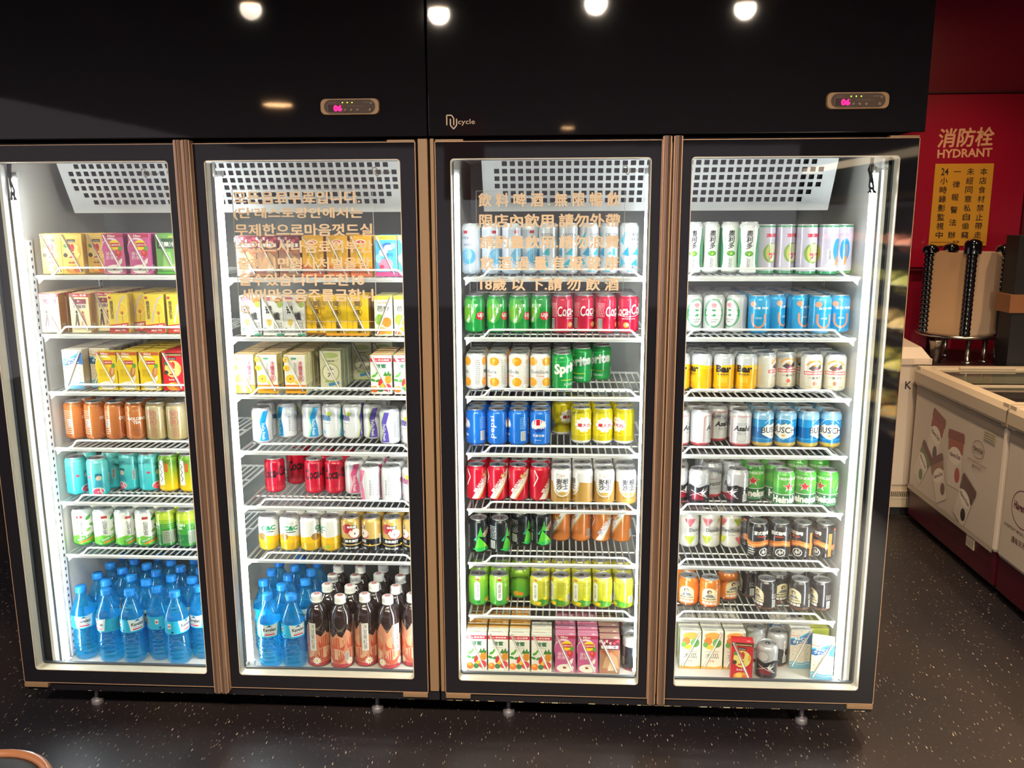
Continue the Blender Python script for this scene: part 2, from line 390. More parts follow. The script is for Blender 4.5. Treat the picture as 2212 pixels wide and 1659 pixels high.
def tube(x, y, parent, side, z0=.165, z1=1.86, soft=False):
    bm = B(); rod(bm, [(x, y, z0), (x, y, z1)], .009 if soft else .006, 10); o = obj('light_tube', mesh(bm), 'led_fill' if soft else 'led', parent)
    sg = side
    bm = B(); box(bm, x + sg * .011, y - .016, z0, x + sg * .013, y + .022, z1); obj('tube_shield', mesh(bm), 'white_plastic', o)  # plate added to shield the wall from the tube's light
    for za in (z0 - .02, z1):
        bm = B(); box(bm, x - .009, y - .004, za, x + .009, y + .011, za + .02); obj('tube_socket', mesh(bm), 'white_plastic', o)
def strip(x, sgn, parent, z1=1.66, y=.166):
    bm = B(); box(bm, x, y, .14, x + sgn * .004, y + .026, z1); o = obj('shelf_support', mesh(bm), 'white_enamel', parent)
    ops = [('r', 9, z, 17, z + 11, '#3c3a40') for z in range(160, int(z1 * 1000) - 14, 26)]
    xx = x + sgn * .004
    obj('slot', art_mesh(ops, lambda u, v, L: (xx + sgn * .0004, y + u * .001, v * .001), 'ink_flat'), parent=o)
def controller(cx, cz, text, parent):
    bm = B(); out = rrect(-.09, -.0245, .09, .0245, .016); top = [(x * .98, z * .92) for x, z in out]
    V0 = [bm.verts.new((x, 0, z)) for x, z in out]; V1 = [bm.verts.new((x, -.009, z)) for x, z in top]; n = len(out)
    for i in range(n): bm.faces.new((V0[i], V0[(i + 1) % n], V1[(i + 1) % n], V1[i]))
    bm.faces.new(V1); bmesh.ops.recalc_face_normals(bm, faces=bm.faces)
    o = obj('temperature_controller', mesh(bm), pmat('controller_tan', '#a8845c', .4), parent, (cx, -.004, cz))
    oval = [('r', -58, -20, 58, 20, '#4a3830'), ('e', -58, 0, 20, 20, '#4a3830'), ('e', 58, 0, 20, 20, '#4a3830'), ('r', -67, -17, -22, 8, '#8a7060'), ('r', -66, -16, -23, 7, '#2c1018'), ('m', -8, 0, 46, 6, '#6b5648', 1), ('m', 42, 11, 62, 14, '#a08a78', 1), ('m', -62, 12, -42, 14, '#a08a78', 1)]
    obj('face_plate', art_mesh(oval, flat_map(-.009), 'ink_flat'), parent=o)
    am = art_mesh([('t', text, -36, -4.5, 26, 19, '#ff1066', 0, .06)], flat_map(-.0098), 'ink_flat'); am.materials.clear(); am.materials.append(pmat('led_red', '#ff1066', .5, emit='#ff0a62', es=2.2))
    obj('digits', am, parent=o)
    for i in range(3):
        bm = B(); lathe(bm, [(.0016, 0), (.0016, .001), (0, .0016)], 10); b_ = obj('indicator_light', mesh(bm), pmat('led_green', '#c8f060', .5, emit='#b8e83c', es=3.), o, (-.021 + i * .0145, -.0095, .0115)); b_.rotation_euler.x = PI / 2
    for x, z in ((-.013, -.010), (.005, -.010), (.024, -.010), (.062, -.010), (.066, .009)):
        bm = B(); lathe(bm, [(.0055, 0), (.005, .002), (.003, .0028), (0, .0028)], 14); b_ = obj('button', mesh(bm), pmat('button_grey', '#7c6a5c', .35), o, (x, -.0095, z)); b_.rotation_euler.x = PI / 2
def door(parent, x0, x1, wx0, wx1, hx, letter=None):
    z0, z1, w0, w1 = .129, 1.955, .176, 1.906
    bm = B(); ring_frame(bm, rrect(x0, z0, x1, z1, .002), rrect(wx0, w0, wx1, w1, .011), 0, .042); d = obj('door', mesh(bm), 'black_gloss', parent)
    bm = B(); ring_frame(bm, rrect(x0 - .0018, z0 - .0018, x1 + .0018, z1 + .0018, .003), rrect(x0, z0, x1, z1, .002), -.0012, .02); obj('edge_trim', mesh(bm), 'gold_edge', d)
    bm = B(); ring_frame(bm, rrect(wx0, w0, wx1, w1, .011), rrect(wx0 + .0022, w0 + .0022, wx1 - .0022, w1 - .0022, .010), -.0006, .040); obj('window_frame', mesh(bm), 'spacer_metal', d)
    bm = B(); ring_frame(bm, rrect(wx0 - .004, w0 - .004, wx1 + .004, w1 + .004, .01), rrect(wx0 + .004, w0 + .007, wx1 - .004, w1 - .003, .006), .040, .052); obj('gasket', mesh(bm), 'gasket', d)
    bm = B(); box(bm, wx0 + .0022, .004, w0 + .0022, wx1 - .0022, .008, w1 - .0022); obj('glass_pane', mesh(bm), 'door_glass', d)
    prof = [(0, .012), (0, -.018), (.003, -.025), (.0085, -.0275), (.0105, -.0235), (.0125, -.0235), (.0145, -.0275), (.020, -.025), (.023, -.018), (.023, .012)]
    bm = B(); lo = [bm.verts.new((hx + a, b, .118)) for a, b in prof]; hi = [bm.verts.new((hx + a, b, 1.966)) for a, b in prof]; n = len(prof)
    for i in range(n): bm.faces.new((lo[i], lo[(i + 1) % n], hi[(i + 1) % n], hi[i]))
    bm.faces.new(lo[::-1]); bm.faces.new(hi); bmesh.ops.recalc_face_normals(bm, faces=bm.faces); hd_ = obj('handle', mesh(bm), 'handle_metal', d)
    bm = B(); box(bm, hx - .0012, -.0215, .119, hx + .0012, .010, 1.965); box(bm, hx + .0218, -.0215, .119, hx + .0242, .010, 1.965); obj('handle_highlight', mesh(bm), 'gold_edge', d)  # pale strips stand in for highlights along both handle edges
    hs = x1 if hx < x0 else x0; sg = -1 if hx < x0 else 1
    for zz in (.112, 1.957):
        bm = B(); box(bm, min(hs, hs + sg * .085), -.006 if zz < 1 else .0, zz, max(hs, hs + sg * .085), .03, zz + (.014 if zz < 1 else .006), bev=.001); obj('hinge', mesh(bm), 'bronze', d)
    lx, lz = wx1 - .085, 1.862
    obj('logo_print', art_mesh(nlogo(lx * 1000, lz * 1000, .95, '#6e6a68'), lambda u, v, L: (u * .001, -.0004, v * .001), 'ink_flat'), parent=d)
    if letter:
        ops = []; K = 1000
        for s, pa, pb, py, hpx in letter:
            xa, z = at_y(pa, py, 0); xb, _ = at_y(pb, py, 0); za = at_y(pa, py - hpx / 2, 0)[1]; zb = at_y(pa, py + hpx / 2, 0)[1]
            ops.append(('t', s, (xa + xb) / 2 * K, z * K, (xb - xa) * K, (za - zb) * K, '#dcc4a2', 0, .03))
        obj('lettering', art_mesh(ops, lambda u, v, L: (u * .001, -.0006 - L * .00008, v * .001), 'ink_flat'), parent=d)
        if letter[0][1] > 900:
            a, t_ = at_y(1028, 412, 0); b, u_ = at_y(1346, 632, 0)
        else:
            a, t_ = at_y(500, 408, 0); b, u_ = at_y(814, 695, 0)
        bm = B(); ring_frame(bm, rrect(a, u_, b, t_, .003), rrect(a + .0009, u_ + .0009, b - .0009, t_ - .0009, .0025), -.0005, .0035); obj('film_edge', mesh(bm), pmat('film_line', '#b8b4ae', .4), d)
    return d
KOR = [('모든음료무료입니다.', 504, 778, 427, 28), ("(단'레스토랑안에서는", 504, 784, 462, 27), ('무제한으로마음껏드실', 507, 805, 497, 27), ('수있으시나음료외부반', 510, 805, 533, 27), ('출하시면형사처벌을받', 513, 801, 569, 27), ('을수있습니다·또한18', 516, 787, 604, 27), ('세미만은음주를금합니', 521, 807, 637, 27), ('다', 521, 541, 669, 22)]
CHI = [('飲 料 啤 酒 . 無 限 暢 飲', 1033, 1340, 432, 31), ('限店內飲用.請勿外帶', 1035, 1340, 477, 30), ('請酌量飲用.請勿浪費', 1036, 1338, 523, 29), ('飲 酒 過 量 有 礙 健 康', 1037, 1337, 568, 30), ('18歲 以 下.請 勿 飲 酒', 1037, 1337, 614, 28)]
def fridge(X0, X1, ix0, ix1, mid, hdr1, vents, doors, logo, ctrl, label, feet, cable):
    t = tag(empty('display_fridge', ((X0 + X1) / 2, .35, 0)), label, 'fridge', 'two-door glass display fridges'); ox, oy = (X0 + X1) / 2, .35
    def ch(o): o.location = (o.location.x - ox, o.location.y - oy, o.location.z); return o
    class PP: pass
    n0 = len(COL.objects)
    bm = B(); box(bm, X0, .056, .094, ix0, .72, 1.966); box(bm, ix1, .056, .094, X1, .72, 1.966); box(bm, ix0, .69, .094, ix1, .72, 1.966); box(bm, ix0, .056, .094, ix1, .69, FLOORZ - .006); box(bm, ix0, .056, 1.93, ix1, .69, 1.966)
    obj('cabinet', mesh(bm), 'black_matte', t)
    bm = B(); e = .003
    box(bm, ix0, .057, FLOORZ, ix0 + e, .69, 1.93); box(bm, ix1 - e, .057, FLOORZ, ix1, .69, 1.93); box(bm, ix0, .057, 1.927, ix1, .69, 1.93); box(bm, ix0, .057, FLOORZ - .006, ix1, .69, FLOORZ)
    obj('liner', mesh(bm), 'white_liner', t)
    bm = B(); box(bm, ix0 + e, .684, FLOORZ, ix1 - e, .689, 1.927); obj('back_liner', mesh(bm), 'grey_liner', t)
    bm = B(); box(bm, ix0, .058, FLOORZ, ix1, .075, FLOORZ + .004); obj('sill', mesh(bm), 'white_enamel', t)
    bm = B(); box(bm, X0, -.003, 1.972, hdr1, .72, 2.40, bev=.003); h = obj('header_panel', mesh(bm), 'black_gloss', t)
    if logo: obj('logo_print', art_mesh(nlogo(logo[0] * 1000, logo[1] * 1000, 1.45, '#e6cfb0'), lambda u, v, L: (u * .001, -.0036, v * .001), 'ink_flat'), parent=h)
    controller(ctrl[0], ctrl[1], '06', t)
    bm = B(); box(bm, X0, .012, .092, X1, .056, .124, bev=.002); bp = obj('base_panel', mesh(bm), 'black_gloss', t)
    rr = random.Random(5 if logo else 9); ops = []
    x = X0 * 1000 + 20
    while x < X1 * 1000 - 20:
        l = rr.choice((2, 3, 5, 12, 22)); ops.append(('r', x, 93.2 if not logo else 93, x + l, 94.2 if not logo else 95.2, rr.choice(('#d8c088', '#8a7858', '#e8dcb8')))); x += l + rr.choice((2, 4, 9, 30, 60) if logo else (30, 60, 90))
    obj('edge_stain', art_mesh(ops, lambda u, v, L: (u * .001, .0117, v * .001), 'ink_flat'), parent=bp)
    for a, b in ((X0, doors[0][0] - .004), (doors[1][1] + .006, X1)):
        if b - a > .012:
            bm = B(); box(bm, a + .002, .004, .13, b - .001, .056, 1.966, bev=.002); obj('side_trim', mesh(bm), 'bronze', t)
    bm = B(); box(bm, mid - .043, .058, FLOORZ, mid + .043, .13, 1.93, bev=.003); obj('mullion', mesh(bm), 'white_liner', t)
    bm = B(); box(bm, mid - .022, .020, .135, mid + .022, .056, 1.95, bev=.002); obj('center_trim', mesh(bm), 'bronze', t)
    for cx_ in (ix0 + .001, ix1 - .012):
        bm = B(); box(bm, cx_, .055, .155, cx_ + .011, .080, 1.9); obj('corner_trim', mesh(bm), 'white_enamel', t)
    vent_cover(vents[0], vents[1], t)
    tube(ix1 - .030, .098, t, 1)
    tube(ix0 + (.030 if not logo else .018), .098, t, -1, soft=bool(logo))  # the soft tube is an added fill light, not a fitted lamp
    tube(mid - .060, .118, t, 1); tube(mid + .060, .118, t, -1)
    strip(ix0 + .003, 1, t); strip(ix1 - .003, -1, t); strip(mid - .013, -1, t); strip(mid + .013, 1, t)
    strip(ix0 + .003, 1, t, y=.60); strip(ix1 - .003, -1, t, y=.60)
    bm = B(); box(bm, mid - .013, .166, .14, mid + .013, .192, 1.66); obj('center_post', mesh(bm), 'white_enamel', t)
    for x0, x1, w0, w1, hx, let in doors: door(t, x0, x1, w0, w1, hx, let)
    for fx, fy in feet:
        bm = B(); lathe(bm, [(.021, 0), (.021, .016), (.016, .02), (.008, .022), (.008, .06), (.014, .062), (.014, .093), (0, .094)], 16, fx, fy); obj('foot', mesh(bm), pmat('foot_metal', '#77757a', .5, metal=.6), t)
    cx, cz = cable
    bm = B()
    for i in range(4): rod(bm, [(cx + .004 * i - .006, .09, 1.925), (cx - .006 + .006 * math.sin(i * 2), .086 + .004 * i, 1.87), (cx + .006 * math.cos(i * 3), .09, 1.82), (cx - .01 + .008 * i, .085, cz)], .0032, 6)
    obj('cable', mesh(bm), 'black_matte', t)
    for o in list(COL.objects):
        if o.parent is t: ch(o)
    return t
fridge(-1.873, -.4035, -1.80, -.452, -1.158, -.4035, (-1.746, -.53), [(-1.873, -1.184, -1.829, -1.214, -1.182, None), (-1.132, -.443, -1.099, -.489, -1.1575, KOR)], None, (-.635, 2.059), 'black glass-door fridge with Korean window lettering, beside the round stool', [(-1.67, .09), (-.64, .09), (-1.6, .64), (-.64, .64)], (-1.777, 1.79))
fridge(-.3995, 1.056, -.346, .990, .333, 1.0665, (-.267, .917), [(-.380, .302, -.335, .273, .305, CHI), (.364, 1.053, .392, 1.002, .337, None)], (-.343, 2.003), (.864, 2.061), 'black glass-door fridge with Chinese window lettering, nearest the hydrant wall', [(-.17, .09), (.85, .09), (-.17, .64), (.98, .60)], (.955, 1.80))

# ------------------------------------------------------------------ wire shelves
def wire_shelf(x0, x1, z, label, grp, tilt=0.):
    t = tag(empty('wire_shelf', ((x0 + x1) / 2, SHY, z)), label, 'shelf', grp); w = (x1 - x0) / 2; D = .485
    bm = B(); r = .0045
    rod(bm, [(-w, 0, -.004), (w, 0, -.004)], .0052, 8); rod(bm, [(-w, .004, -.011), (w, .004, -.011)], .004, 8)
    rod(bm, [(-w, 0, -.004), (-w, D, -.004)], r, 8); rod(bm, [(w, 0, -.004), (w, D, -.004)], r, 8); rod(bm, [(-w, D, -.004), (w, D, -.004)], r, 8)
    for yy in (.13, .3): rod(bm, [(-w, yy, -.0065), (w, yy, -.0065)], .0028, 6)
    obj('shelf_frame', mesh(bm), 'wire', t)
    bm = B(); n = int(2 * w / .0232)
    for i in range(1, n): x = -w + 2 * w * i / n; rod(bm, [(x, .0, -.0012), (x, D, -.0012)], .0027, 6)
    obj('wire_mesh', mesh(bm), 'wire', t)
    bm = B(); rod(bm, [(-w + .05, .002, 0), (-w + .062, .0, .004), (-w + .08, -.001, .024), (-w + .09, -.001, .026), (w - .075, -.001, .026), (w - .066, -.001, .024), (w - .045, 0, .004), (w - .03, .002, 0)], .0036, 8)
    obj('guard_rail', mesh(bm), 'wire', t)
    for s in (-1, 1):
        bm = B(); xa, xb = s * (w - .001), s * (w - .02)
        for f in (lambda x, zz, y: bm.verts.new((x, y, zz)),):
            A = [f(xa, -.012, .004), f(xb, -.012, .004), f(xa, -.028, .004)]; C = [f(xa, -.012, .012), f(xb, -.012, .012), f(xa, -.028, .012)]
            bm.faces.new(A); bm.faces.new(C[::-1])
            for i in range(3): bm.faces.new((A[i], A[(i + 1) % 3], C[(i + 1) % 3], C[i]))
        bmesh.ops.recalc_face_normals(bm, faces=bm.faces); obj('bracket', mesh(bm), 'wire', t)
    t.rotation_euler.y = tilt
    return t
SPAN = {1: (-1.764, -1.182), 2: (-1.106, -.466), 3: (-.312, .302), 4: (.358, .959)}
for d_ in SPAN:
    for i, z in enumerate(SH[d_]):
        wire_shelf(SPAN[d_][0], SPAN[d_][1], z, 'white wire shelf, %s, behind the %s' % (['topmost', 'second down', 'third down', 'fourth down', 'fifth down', 'sixth down', 'seventh and lowest'][i], {1: 'stool-side door', 2: 'Korean-lettered door', 3: 'Chinese-lettered door', 4: 'hydrant-side door'}[d_]), 'white wire shelves in the display fridges')
# ------------------------------------------------------------------ hydrant wall, freezers, dispenser
def hydrant():
    Y = 2.955
    x1, zb = at_y(2195, 578, Y)[0], at_y(2100, 578, Y)[1]; zt = at_y(2100, 203, Y)[1]; x0 = 1.75
    t = tag(empty('hydrant_cabinet', ((x0 + x1) / 2, Y, zb)), 'red fire hydrant cabinet with cream Chinese and English lettering on its door', 'fire hydrant cabinet')
    cx = (x0 + x1) / 2
    bm = B(); box(bm, x0 - cx, 0, 0, x1 - cx, .045, zt - zb, bev=.004); obj('cabinet_door', mesh(bm), 'red_panel', t)
    bm = B(); ring_frame(bm, rrect(x0 - cx - .02, -.02, x1 - cx + .02, zt - zb + .02, .004), rrect(x0 - cx - .006, -.006, x1 - cx + .006, zt - zb + .006, .004), -.003, .045); obj('cabinet_frame', mesh(bm), 'dark_red', t)
    ops = []
    for s, px, py, w, h in (('消防栓', 2087, 297, 122, 42), ('HYDRANT', 2084, 331, 118, 19)):
        a, z = at_y(px - w / 2, py, Y); b, _ = at_y(px + w / 2, py, Y); hh = at_y(px, py - h / 2, Y)[1] - at_y(px, py + h / 2, Y)[1]
        ops.append(('t', s, ((a + b) / 2 - cx) * 1000, (z - zb) * 1000, (b - a) * 1000, hh * 1000, '#e9b48a', 1.5, .03 if s[0] == 'H' else .025, .12 if s[0] != 'H' else 0))
    obj('lettering', art_mesh(ops, flat_map(0, .0005), 'ink_flat'), parent=t)
    # yellow notice
    xa, za = at_y(2020, 354, Y); xb, zc = at_y(2131, 531, Y); xb = at_y(2147, 352, Y)[0]; w, h = (xb - xa) * 1000, (za - zc) * 1000
    n = tag(empty('notice_plate', (xa, Y, zc)), 'yellow notice plate with four columns of black Chinese writing on the red cabinet', 'notice sign')
    bm = B(); box(bm, 0, -.006, 0, w / 1000, -.001, h / 1000, bev=.001); obj('plate', mesh(bm), pmat('notice_yellow', '#d9a032', .45), n)
    cols = [('本店食材禁止帶走', .835), ('未經同意私自偷竊', .61), ('一律報警法辦', .385), ('24小時錄影監視中', .17)]; ops = []
    for s, fx in cols:
        chars = ['24'] + list(s[2:]) if s.startswith('24') else list(s); k = len(chars)
        for i, c in enumerate(chars): ops.append(('t', c, fx * w, h * (.905 - i * .77 / (k - 1)), w * (.125 if c != '一' else .12), w * (.12 if c != '一' else .012), '#2a2220', 0, .012))
    ops += [('r', w * .03, h * .045, w * .38, h * .049, '#5a3a1c'), ('r', w * .62, h * .045, w * .97, h * .049, '#5a3a1c'), ('t', '皇家', w * .47, h * .05, w * .12, h * .03, '#5a3a1c')]
    obj('lettering', art_mesh(ops, flat_map(-.006, .0004), 'ink_flat'), parent=n)
hydrant()
pmat('freezer_white', '#cdbfae', .4); pmat('freezer_rim', '#c4b49c', .3); pmat('maroon', '#4a0f1e', .35); pmat('grey_rim', '#7a706a', .4)
def cup(cx, cy, w, h, a, lid, body, s=''):
    p = lambda pts: rotp([(cx + x, cy + y) for x, y in pts], cx, cy, a)
    o = [('p', p([(-w * .42, -h / 2), (w * .42, -h / 2), (w * .5, h * .28), (-w * .5, h * .28)]), '#d9cbb8'), ('p', p([(-w * .48, h * .1), (w * .48, h * .1), (w * .5, h * .3), (-w * .5, h * .3)]), body), ('p', p([(-w * .54, h * .3), (w * .54, h * .3), (w * .54, h * .4), (w * .5, h * .46), (-w * .5, h * .46), (-w * .54, h * .4)]), lid)]
    c = p([(0, h * .04)])[0]; o += [('e', c[0], c[1], w * .42, h * .15, '#e6dccb', a), ('t', 'Häagen-Dazs', c[0], c[1], w * .72, h * .09, '#5a1428', a, .03)]
    c = p([(w * .2, -h * .27)])[0]; o += [('e', c[0], c[1], w * .17, h * .13, s or '#7a1c30')]
    return o
def freezer(name, X0, Y0, Y1, top, label, art):
    """chest freezer whose printed long side faces the aisle (towards -x)"""
    t = tag(empty(name, (X0, (Y0 + Y1) / 2, 0)), label, 'chest freezer', 'ice cream chest freezers'); yc = (Y0 + Y1) / 2; a, b = Y0 - yc, Y1 - yc; Wd = .74
    bm = B(); box(bm, 0, a, .20, Wd, b, top - .10, bev=.02); obj('body', mesh(bm), 'freezer_white', t)
    bm = B(); ring = [(0, .0), (-.012, .02), (-.012, .075), (.004, .10), (.05, .105), (.05, .0)]
    # rim as a swept profile round the top
    for (p, q, nx, ny) in (((0, a), (0, b), -1, 0), ((Wd, a), (Wd, b), 1, 0)):
        for i in range(len(ring)):
            (u0, v0), (u1, v1) = ring[i], ring[(i + 1) % len(ring)]; f = lambda P_, u, v: bm.verts.new((P_[0] - nx * u, P_[1], top - .105 + v)); bm.faces.new((f(p, u0, v0), f(q, u0, v0), f(q, u1, v1), f(p, u1, v1)))
    for yy, s in ((a, 1), (b, -1)): box(bm, -.004, min(yy, yy + s * .05), top - .105, Wd + .004, max(yy, yy + s * .05), top)
    bmesh.ops.recalc_face_normals(bm, faces=bm.faces); obj('rim', mesh(bm), 'freezer_rim', t)
    bm = B(); box(bm, -.003, a + .02, top - .155, 0, b - .02, top - .105); obj('trim_strip', mesh(bm), 'grey_rim', t)
    bm = B(); box(bm, .012, a + .01, .045, Wd, b - .01, .205); obj('base', mesh(bm), 'maroon', t)
    bm = B(); box(bm, .03, a + .02, .025, Wd, b - .02, .05); obj('plinth', mesh(bm), 'black_matte', t)
    bm = B(); box(bm, .05, a + .05, top - .5, Wd - .05, b - .05, top - .09); obj('well', mesh(bm), pmat('well_dark', '#3c2a2c', .6), t)
    for i, (y0, y1) in enumerate(((a + .05, (a + b) / 2 + .02), ((a + b) / 2 - .02, b - .05))):
        z = top - .03 + i * .012
        bm = B(); box(bm, .055, y0, z, Wd - .055, y1, z + .004); l = obj('sliding_lid', mesh(bm), 'door_glass', t)
        bm = B(); box(bm, .05, y0, z - .002, .075, y1, z + .008); box(bm, Wd - .075, y0, z - .002, Wd - .05, y1, z + .008); box(bm, .05, y0, z - .002, Wd - .05, y0 + .02, z + .008); box(bm, .05, y1 - .02, z - .002, Wd - .05, y1, z + .008); obj('lid_frame', mesh(bm), 'freezer_rim', l)
        bm = B(); box(bm, .2, y0 + .004 if not i else y1 - .02, z + .008, .5, y0 + .02 if not i else y1 - .004, z + .022, bev=.004); obj('lid_handle', mesh(bm), 'freezer_rim', l)
    for yy in (a + .12, b - .12):
        bm = B(); lathe(bm, [(.0, -.012), (.024, -.012), (.025, -.008), (.025, .008), (.024, .012), (0, .012)], 18); w_ = obj('caster', mesh(bm), 'black_matte', t, (.07, yy, .0255)); w_.rotation_euler.y = PI / 2
        bm = B(); box(bm, -.02, -.012, -.005, .02, .012, .02); w2 = obj('caster_fork', mesh(bm), 'steel', t, (.07, yy, .03))
    if len(art) > 20:
        bm = B(); box(bm, .006, -.30, .135, .012, -.22, .195, bev=.001); obj('price_tag', mesh(bm), 'freezer_rim', t)
    if art: obj('graphic_print', art_mesh(art, lambda u, v, L: (-.0006 - L * .0001, -u * .001, .2 + v * .001), 'ink_paper'), parent=t)
    return t
HD = [('o', 270, 432, 62, 44, 3, '#6a2030'), ('t', 'Häagen-Dazs', 270, 432, 96, 26, '#5a1428', 0, .03), ('t', 'EVERYDAY MADE EXTRAORDINARY', 270, 366, 190, 9, '#7a6a60'), ('t', '讓每天不平凡', 270, 344, 90, 16, '#6a5048'), ('r', 310, 498, 420, 545, '#b8ab8c'), ('m', 316, 504, 412, 540, '#5a6a4a', 3)]
A1 = cup(-205, 372, 150, 300, -14, '#7a1428', '#8a2430', '#2c2438') + cup(40, 325, 165, 300, 4, '#7a1428', '#9c3a2c', '#a81c30') + cup(-330, 195, 140, 240, -32, '#5a1224', '#5c6a3c', '#4a6a3a') + cup(-120, 175, 150, 250, 28, '#5a1224', '#8a5a3c', '#5a3a2a') + cup(180, 150, 150, 250, 38 - 60, '#4a1020', '#4a2c30', '#2a1c24') + HD + [('r', -490, 0, 490, 26, '#b5a692')]
A2 = [('o', -330, 280, 95, 85, 4, '#6a2030'), ('t', 'Häagen-Dazs', -330, 285, 150, 40, '#5a1428', 0, .03), ('t', 'EVERYDAY MADE EXTRAORDINARY', -300, 175, 330, 15, '#7a6a60'), ('t', '讓每天不平凡', -310, 130, 170, 30, '#6a5048')]
freezer('chest_freezer', 2.0, 1.17, 2.18, .905, 'cream chest freezer printed with five ice cream cups, maroon base', A1)
freezer('chest_freezer', 2.0, .13, 1.155, .905, 'cream chest freezer at the frame edge, in front of the cup-printed one', A2)
def upright_k():
    t = tag(empty('chest_freezer', (1.72, 2.25, 0)), 'pale closed chest freezer with a black letter K behind the cup-printed freezer', 'chest freezer', 'ice cream chest freezers')
    a, b = -.40, .375
    bm = B(); box(bm, a, 0, .18, b, .68, .90, bev=.012); obj('body', mesh(bm), 'freezer_white', t)
    bm = B(); box(bm, a + .01, .004, .155, b - .01, .67, .18); box(bm, a, -.004, .105, b, .68, .155); box(bm, a, 0, .05, b, .68, .105, bev=.004); obj('base', mesh(bm), 'freezer_rim', t)
    bm = B(); box(bm, a + .03, .02, 0, b - .03, .66, .05); obj('plinth', mesh(bm), 'black_matte', t)
    bm = B(); box(bm, a - .006, -.012, .90, b + .006, .69, .935); v = [bm.verts.new(p) for p in ((a, -.008, .935), (b, -.008, .935), (b, .69, .935), (a, .69, .935), (a + .02, .06, .99), (b - .03, .06, .99), (b - .03, .69, 1.03), (a + .02, .69, 1.03))]
    for f in ((0, 1, 5, 4), (1, 2, 6, 5), (3, 0, 4, 7), (4, 5, 6, 7)): bm.faces.new([v[i] for i in f])
    obj('lid', mesh(bm), 'freezer_white', t)
    x, z = at_y(1962, 832, 2.25); x2, z2 = at_y(1990, 766, 2.25)
    ops = [('t', 'K', (x - 1.72) * 1000, z * 1000, 36, 46, '#2c2624', 0, .02)]
    obj('lettering', art_mesh(ops, flat_map(0, .0006), 'ink_flat'), parent=t)
    bm = B(); box(bm, x2 - 1.72 - .042, -.0145, .902, x2 - 1.72 + .042, -.012, .93, bev=.001); s = obj('sticker', mesh(bm), pmat('sticker_pale', '#e0cdb8', .4), t)
    bm = B()
    for i in range(14): box(bm, b - .18 + i * .011, -.0015, .118, b - .175 + i * .011, -.004, .148)
    obj('vent', mesh(bm), 'black_matte', t)
upright_k()
c = tag(slab('service_counter', 2.14, 2.28, 0, 3.6, 2.93, .885, pmat('counter_dark', '#2a1418', .4), None), 'dark service counter behind the freezers, below the red hydrant wall', 'counter')
def dispenser():
    Y = 2.55; cx, _ = at_y(2078, 620, Y); zp = at_y(2078, 716, Y)[1]; zt = at_y(2085, 545, Y)[1]; zc = .886; R = .205
    t = tag(empty('cone_dispenser', (cx, Y, zc)), 'round dispenser with beige panels and black beaded columns on steel legs', 'dispenser'); H = zt - zp; z0 = zp - zc
    bm = B(); lathe(bm, [(0, 0), (R + .02, 0), (R + .028, .004), (R + .028, .016), (R + .02, .02), (0, .02)], 40); obj('steel_plate', mesh(bm), 'steel', t, (0, 0, z0 - .02))
    for a in (-150, -90, -35, 90):
        bm = B(); x, y = .15 * math.cos(math.radians(a)), .15 * math.sin(math.radians(a)); rod(bm, [(x, y, .0), (x, y, z0 - .018)], .013, 12); lathe(bm, [(.03, 0), (.03, .006), (.014, .012)], 14, x, y); obj('leg', mesh(bm), 'steel', t)
    angs = [-176, -104, -12, 88]
    for i, a in enumerate(angs):
        x, y = R * math.cos(math.radians(a)), R * math.sin(math.radians(a)); tall = .035 if i == 1 else 0; n = 17; prof = [(.026, 0)]
        for k in range(n):
            z = H * k / n; prof += [(.026, z + .001), (.036 if i != 1 else .030, z + H / n / 2), (.026, z + H / n - .001)]
        bm = B(); lathe(bm, prof, 16, x, y); lathe(bm, [(.046, H), (.046, H + .02 + tall)] + [(.046 * math.cos(q), H + .02 + tall + .028 * math.sin(q)) for q in (.5, .9, 1.3)] + [(0, H + .05 + tall)], 20, x, y); obj('beaded_column', mesh(bm), pmat('black_beads', '#0b0b0e', .12, coat=.8), t, (0, 0, z0))
    for a0, a1, c_ in ((-176, -104, '#c9a074'), (-104, -12, '#c8ad94'), (-12, 88, '#c8ad94'), (88, 184, '#c9a074')):
        p = Vector((R * math.cos(math.radians(a0)), R * math.sin(math.radians(a0)), 0)); q = Vector((R * math.cos(math.radians(a1)), R * math.sin(math.radians(a1)), 0)); d = (q - p).normalized(); p += d * .026; q -= d * .026; nrm = Vector((d.y, -d.x, 0)) * .012
        bm = B(); V = [bm.verts.new(v) for v in (p, q, q + nrm, p + nrm)]; U = [bm.verts.new(v.co + Vector((0, 0, H + .004))) for v in V]
        bm.faces.new(V[::-1]); bm.faces.new(U)
        for i in range(4): bm.faces.new((V[i], V[(i + 1) % 4], U[(i + 1) % 4], U[i]))
        bmesh.ops.recalc_face_normals(bm, faces=bm.faces); obj('beige_panel', mesh(bm), pmat('panel' + c_, c_, .5), t, (0, 0, z0))
dispenser()
for px, lab, yy in ((2020, 'steel cup on the counter before the dispenser, next to the closed freezer', 2.42), (2158, 'steel cup on the counter, on the far side of the dispenser from the closed freezer', 2.40)):
    x, z = at_y(px, 775, yy)
    bm = B(); lathe(bm, [(0, 0), (.03, 0), (.036, .10), (.041, .125), (.041, .13), (.037, .128), (.033, .1), (.027, .006), (0, .006)], 24); tag(obj('steel_cup', mesh(bm), 'steel', None, (x, yy, .886)), lab, 'cup', 'steel cups on the counter')
# dark partition at the frame edge with a tan band
x0, _ = at_y(2194, 600, 2.2)
slab('trim_1', x0, 2.2, .886, x0 + .5, 2.34, 1.62, 'black_matte'); slab('trim_2', x0 - .02, 2.19, 1.20, x0 + .5, 2.35, 1.30, pmat('tan_band', '#8a5a38', .5))
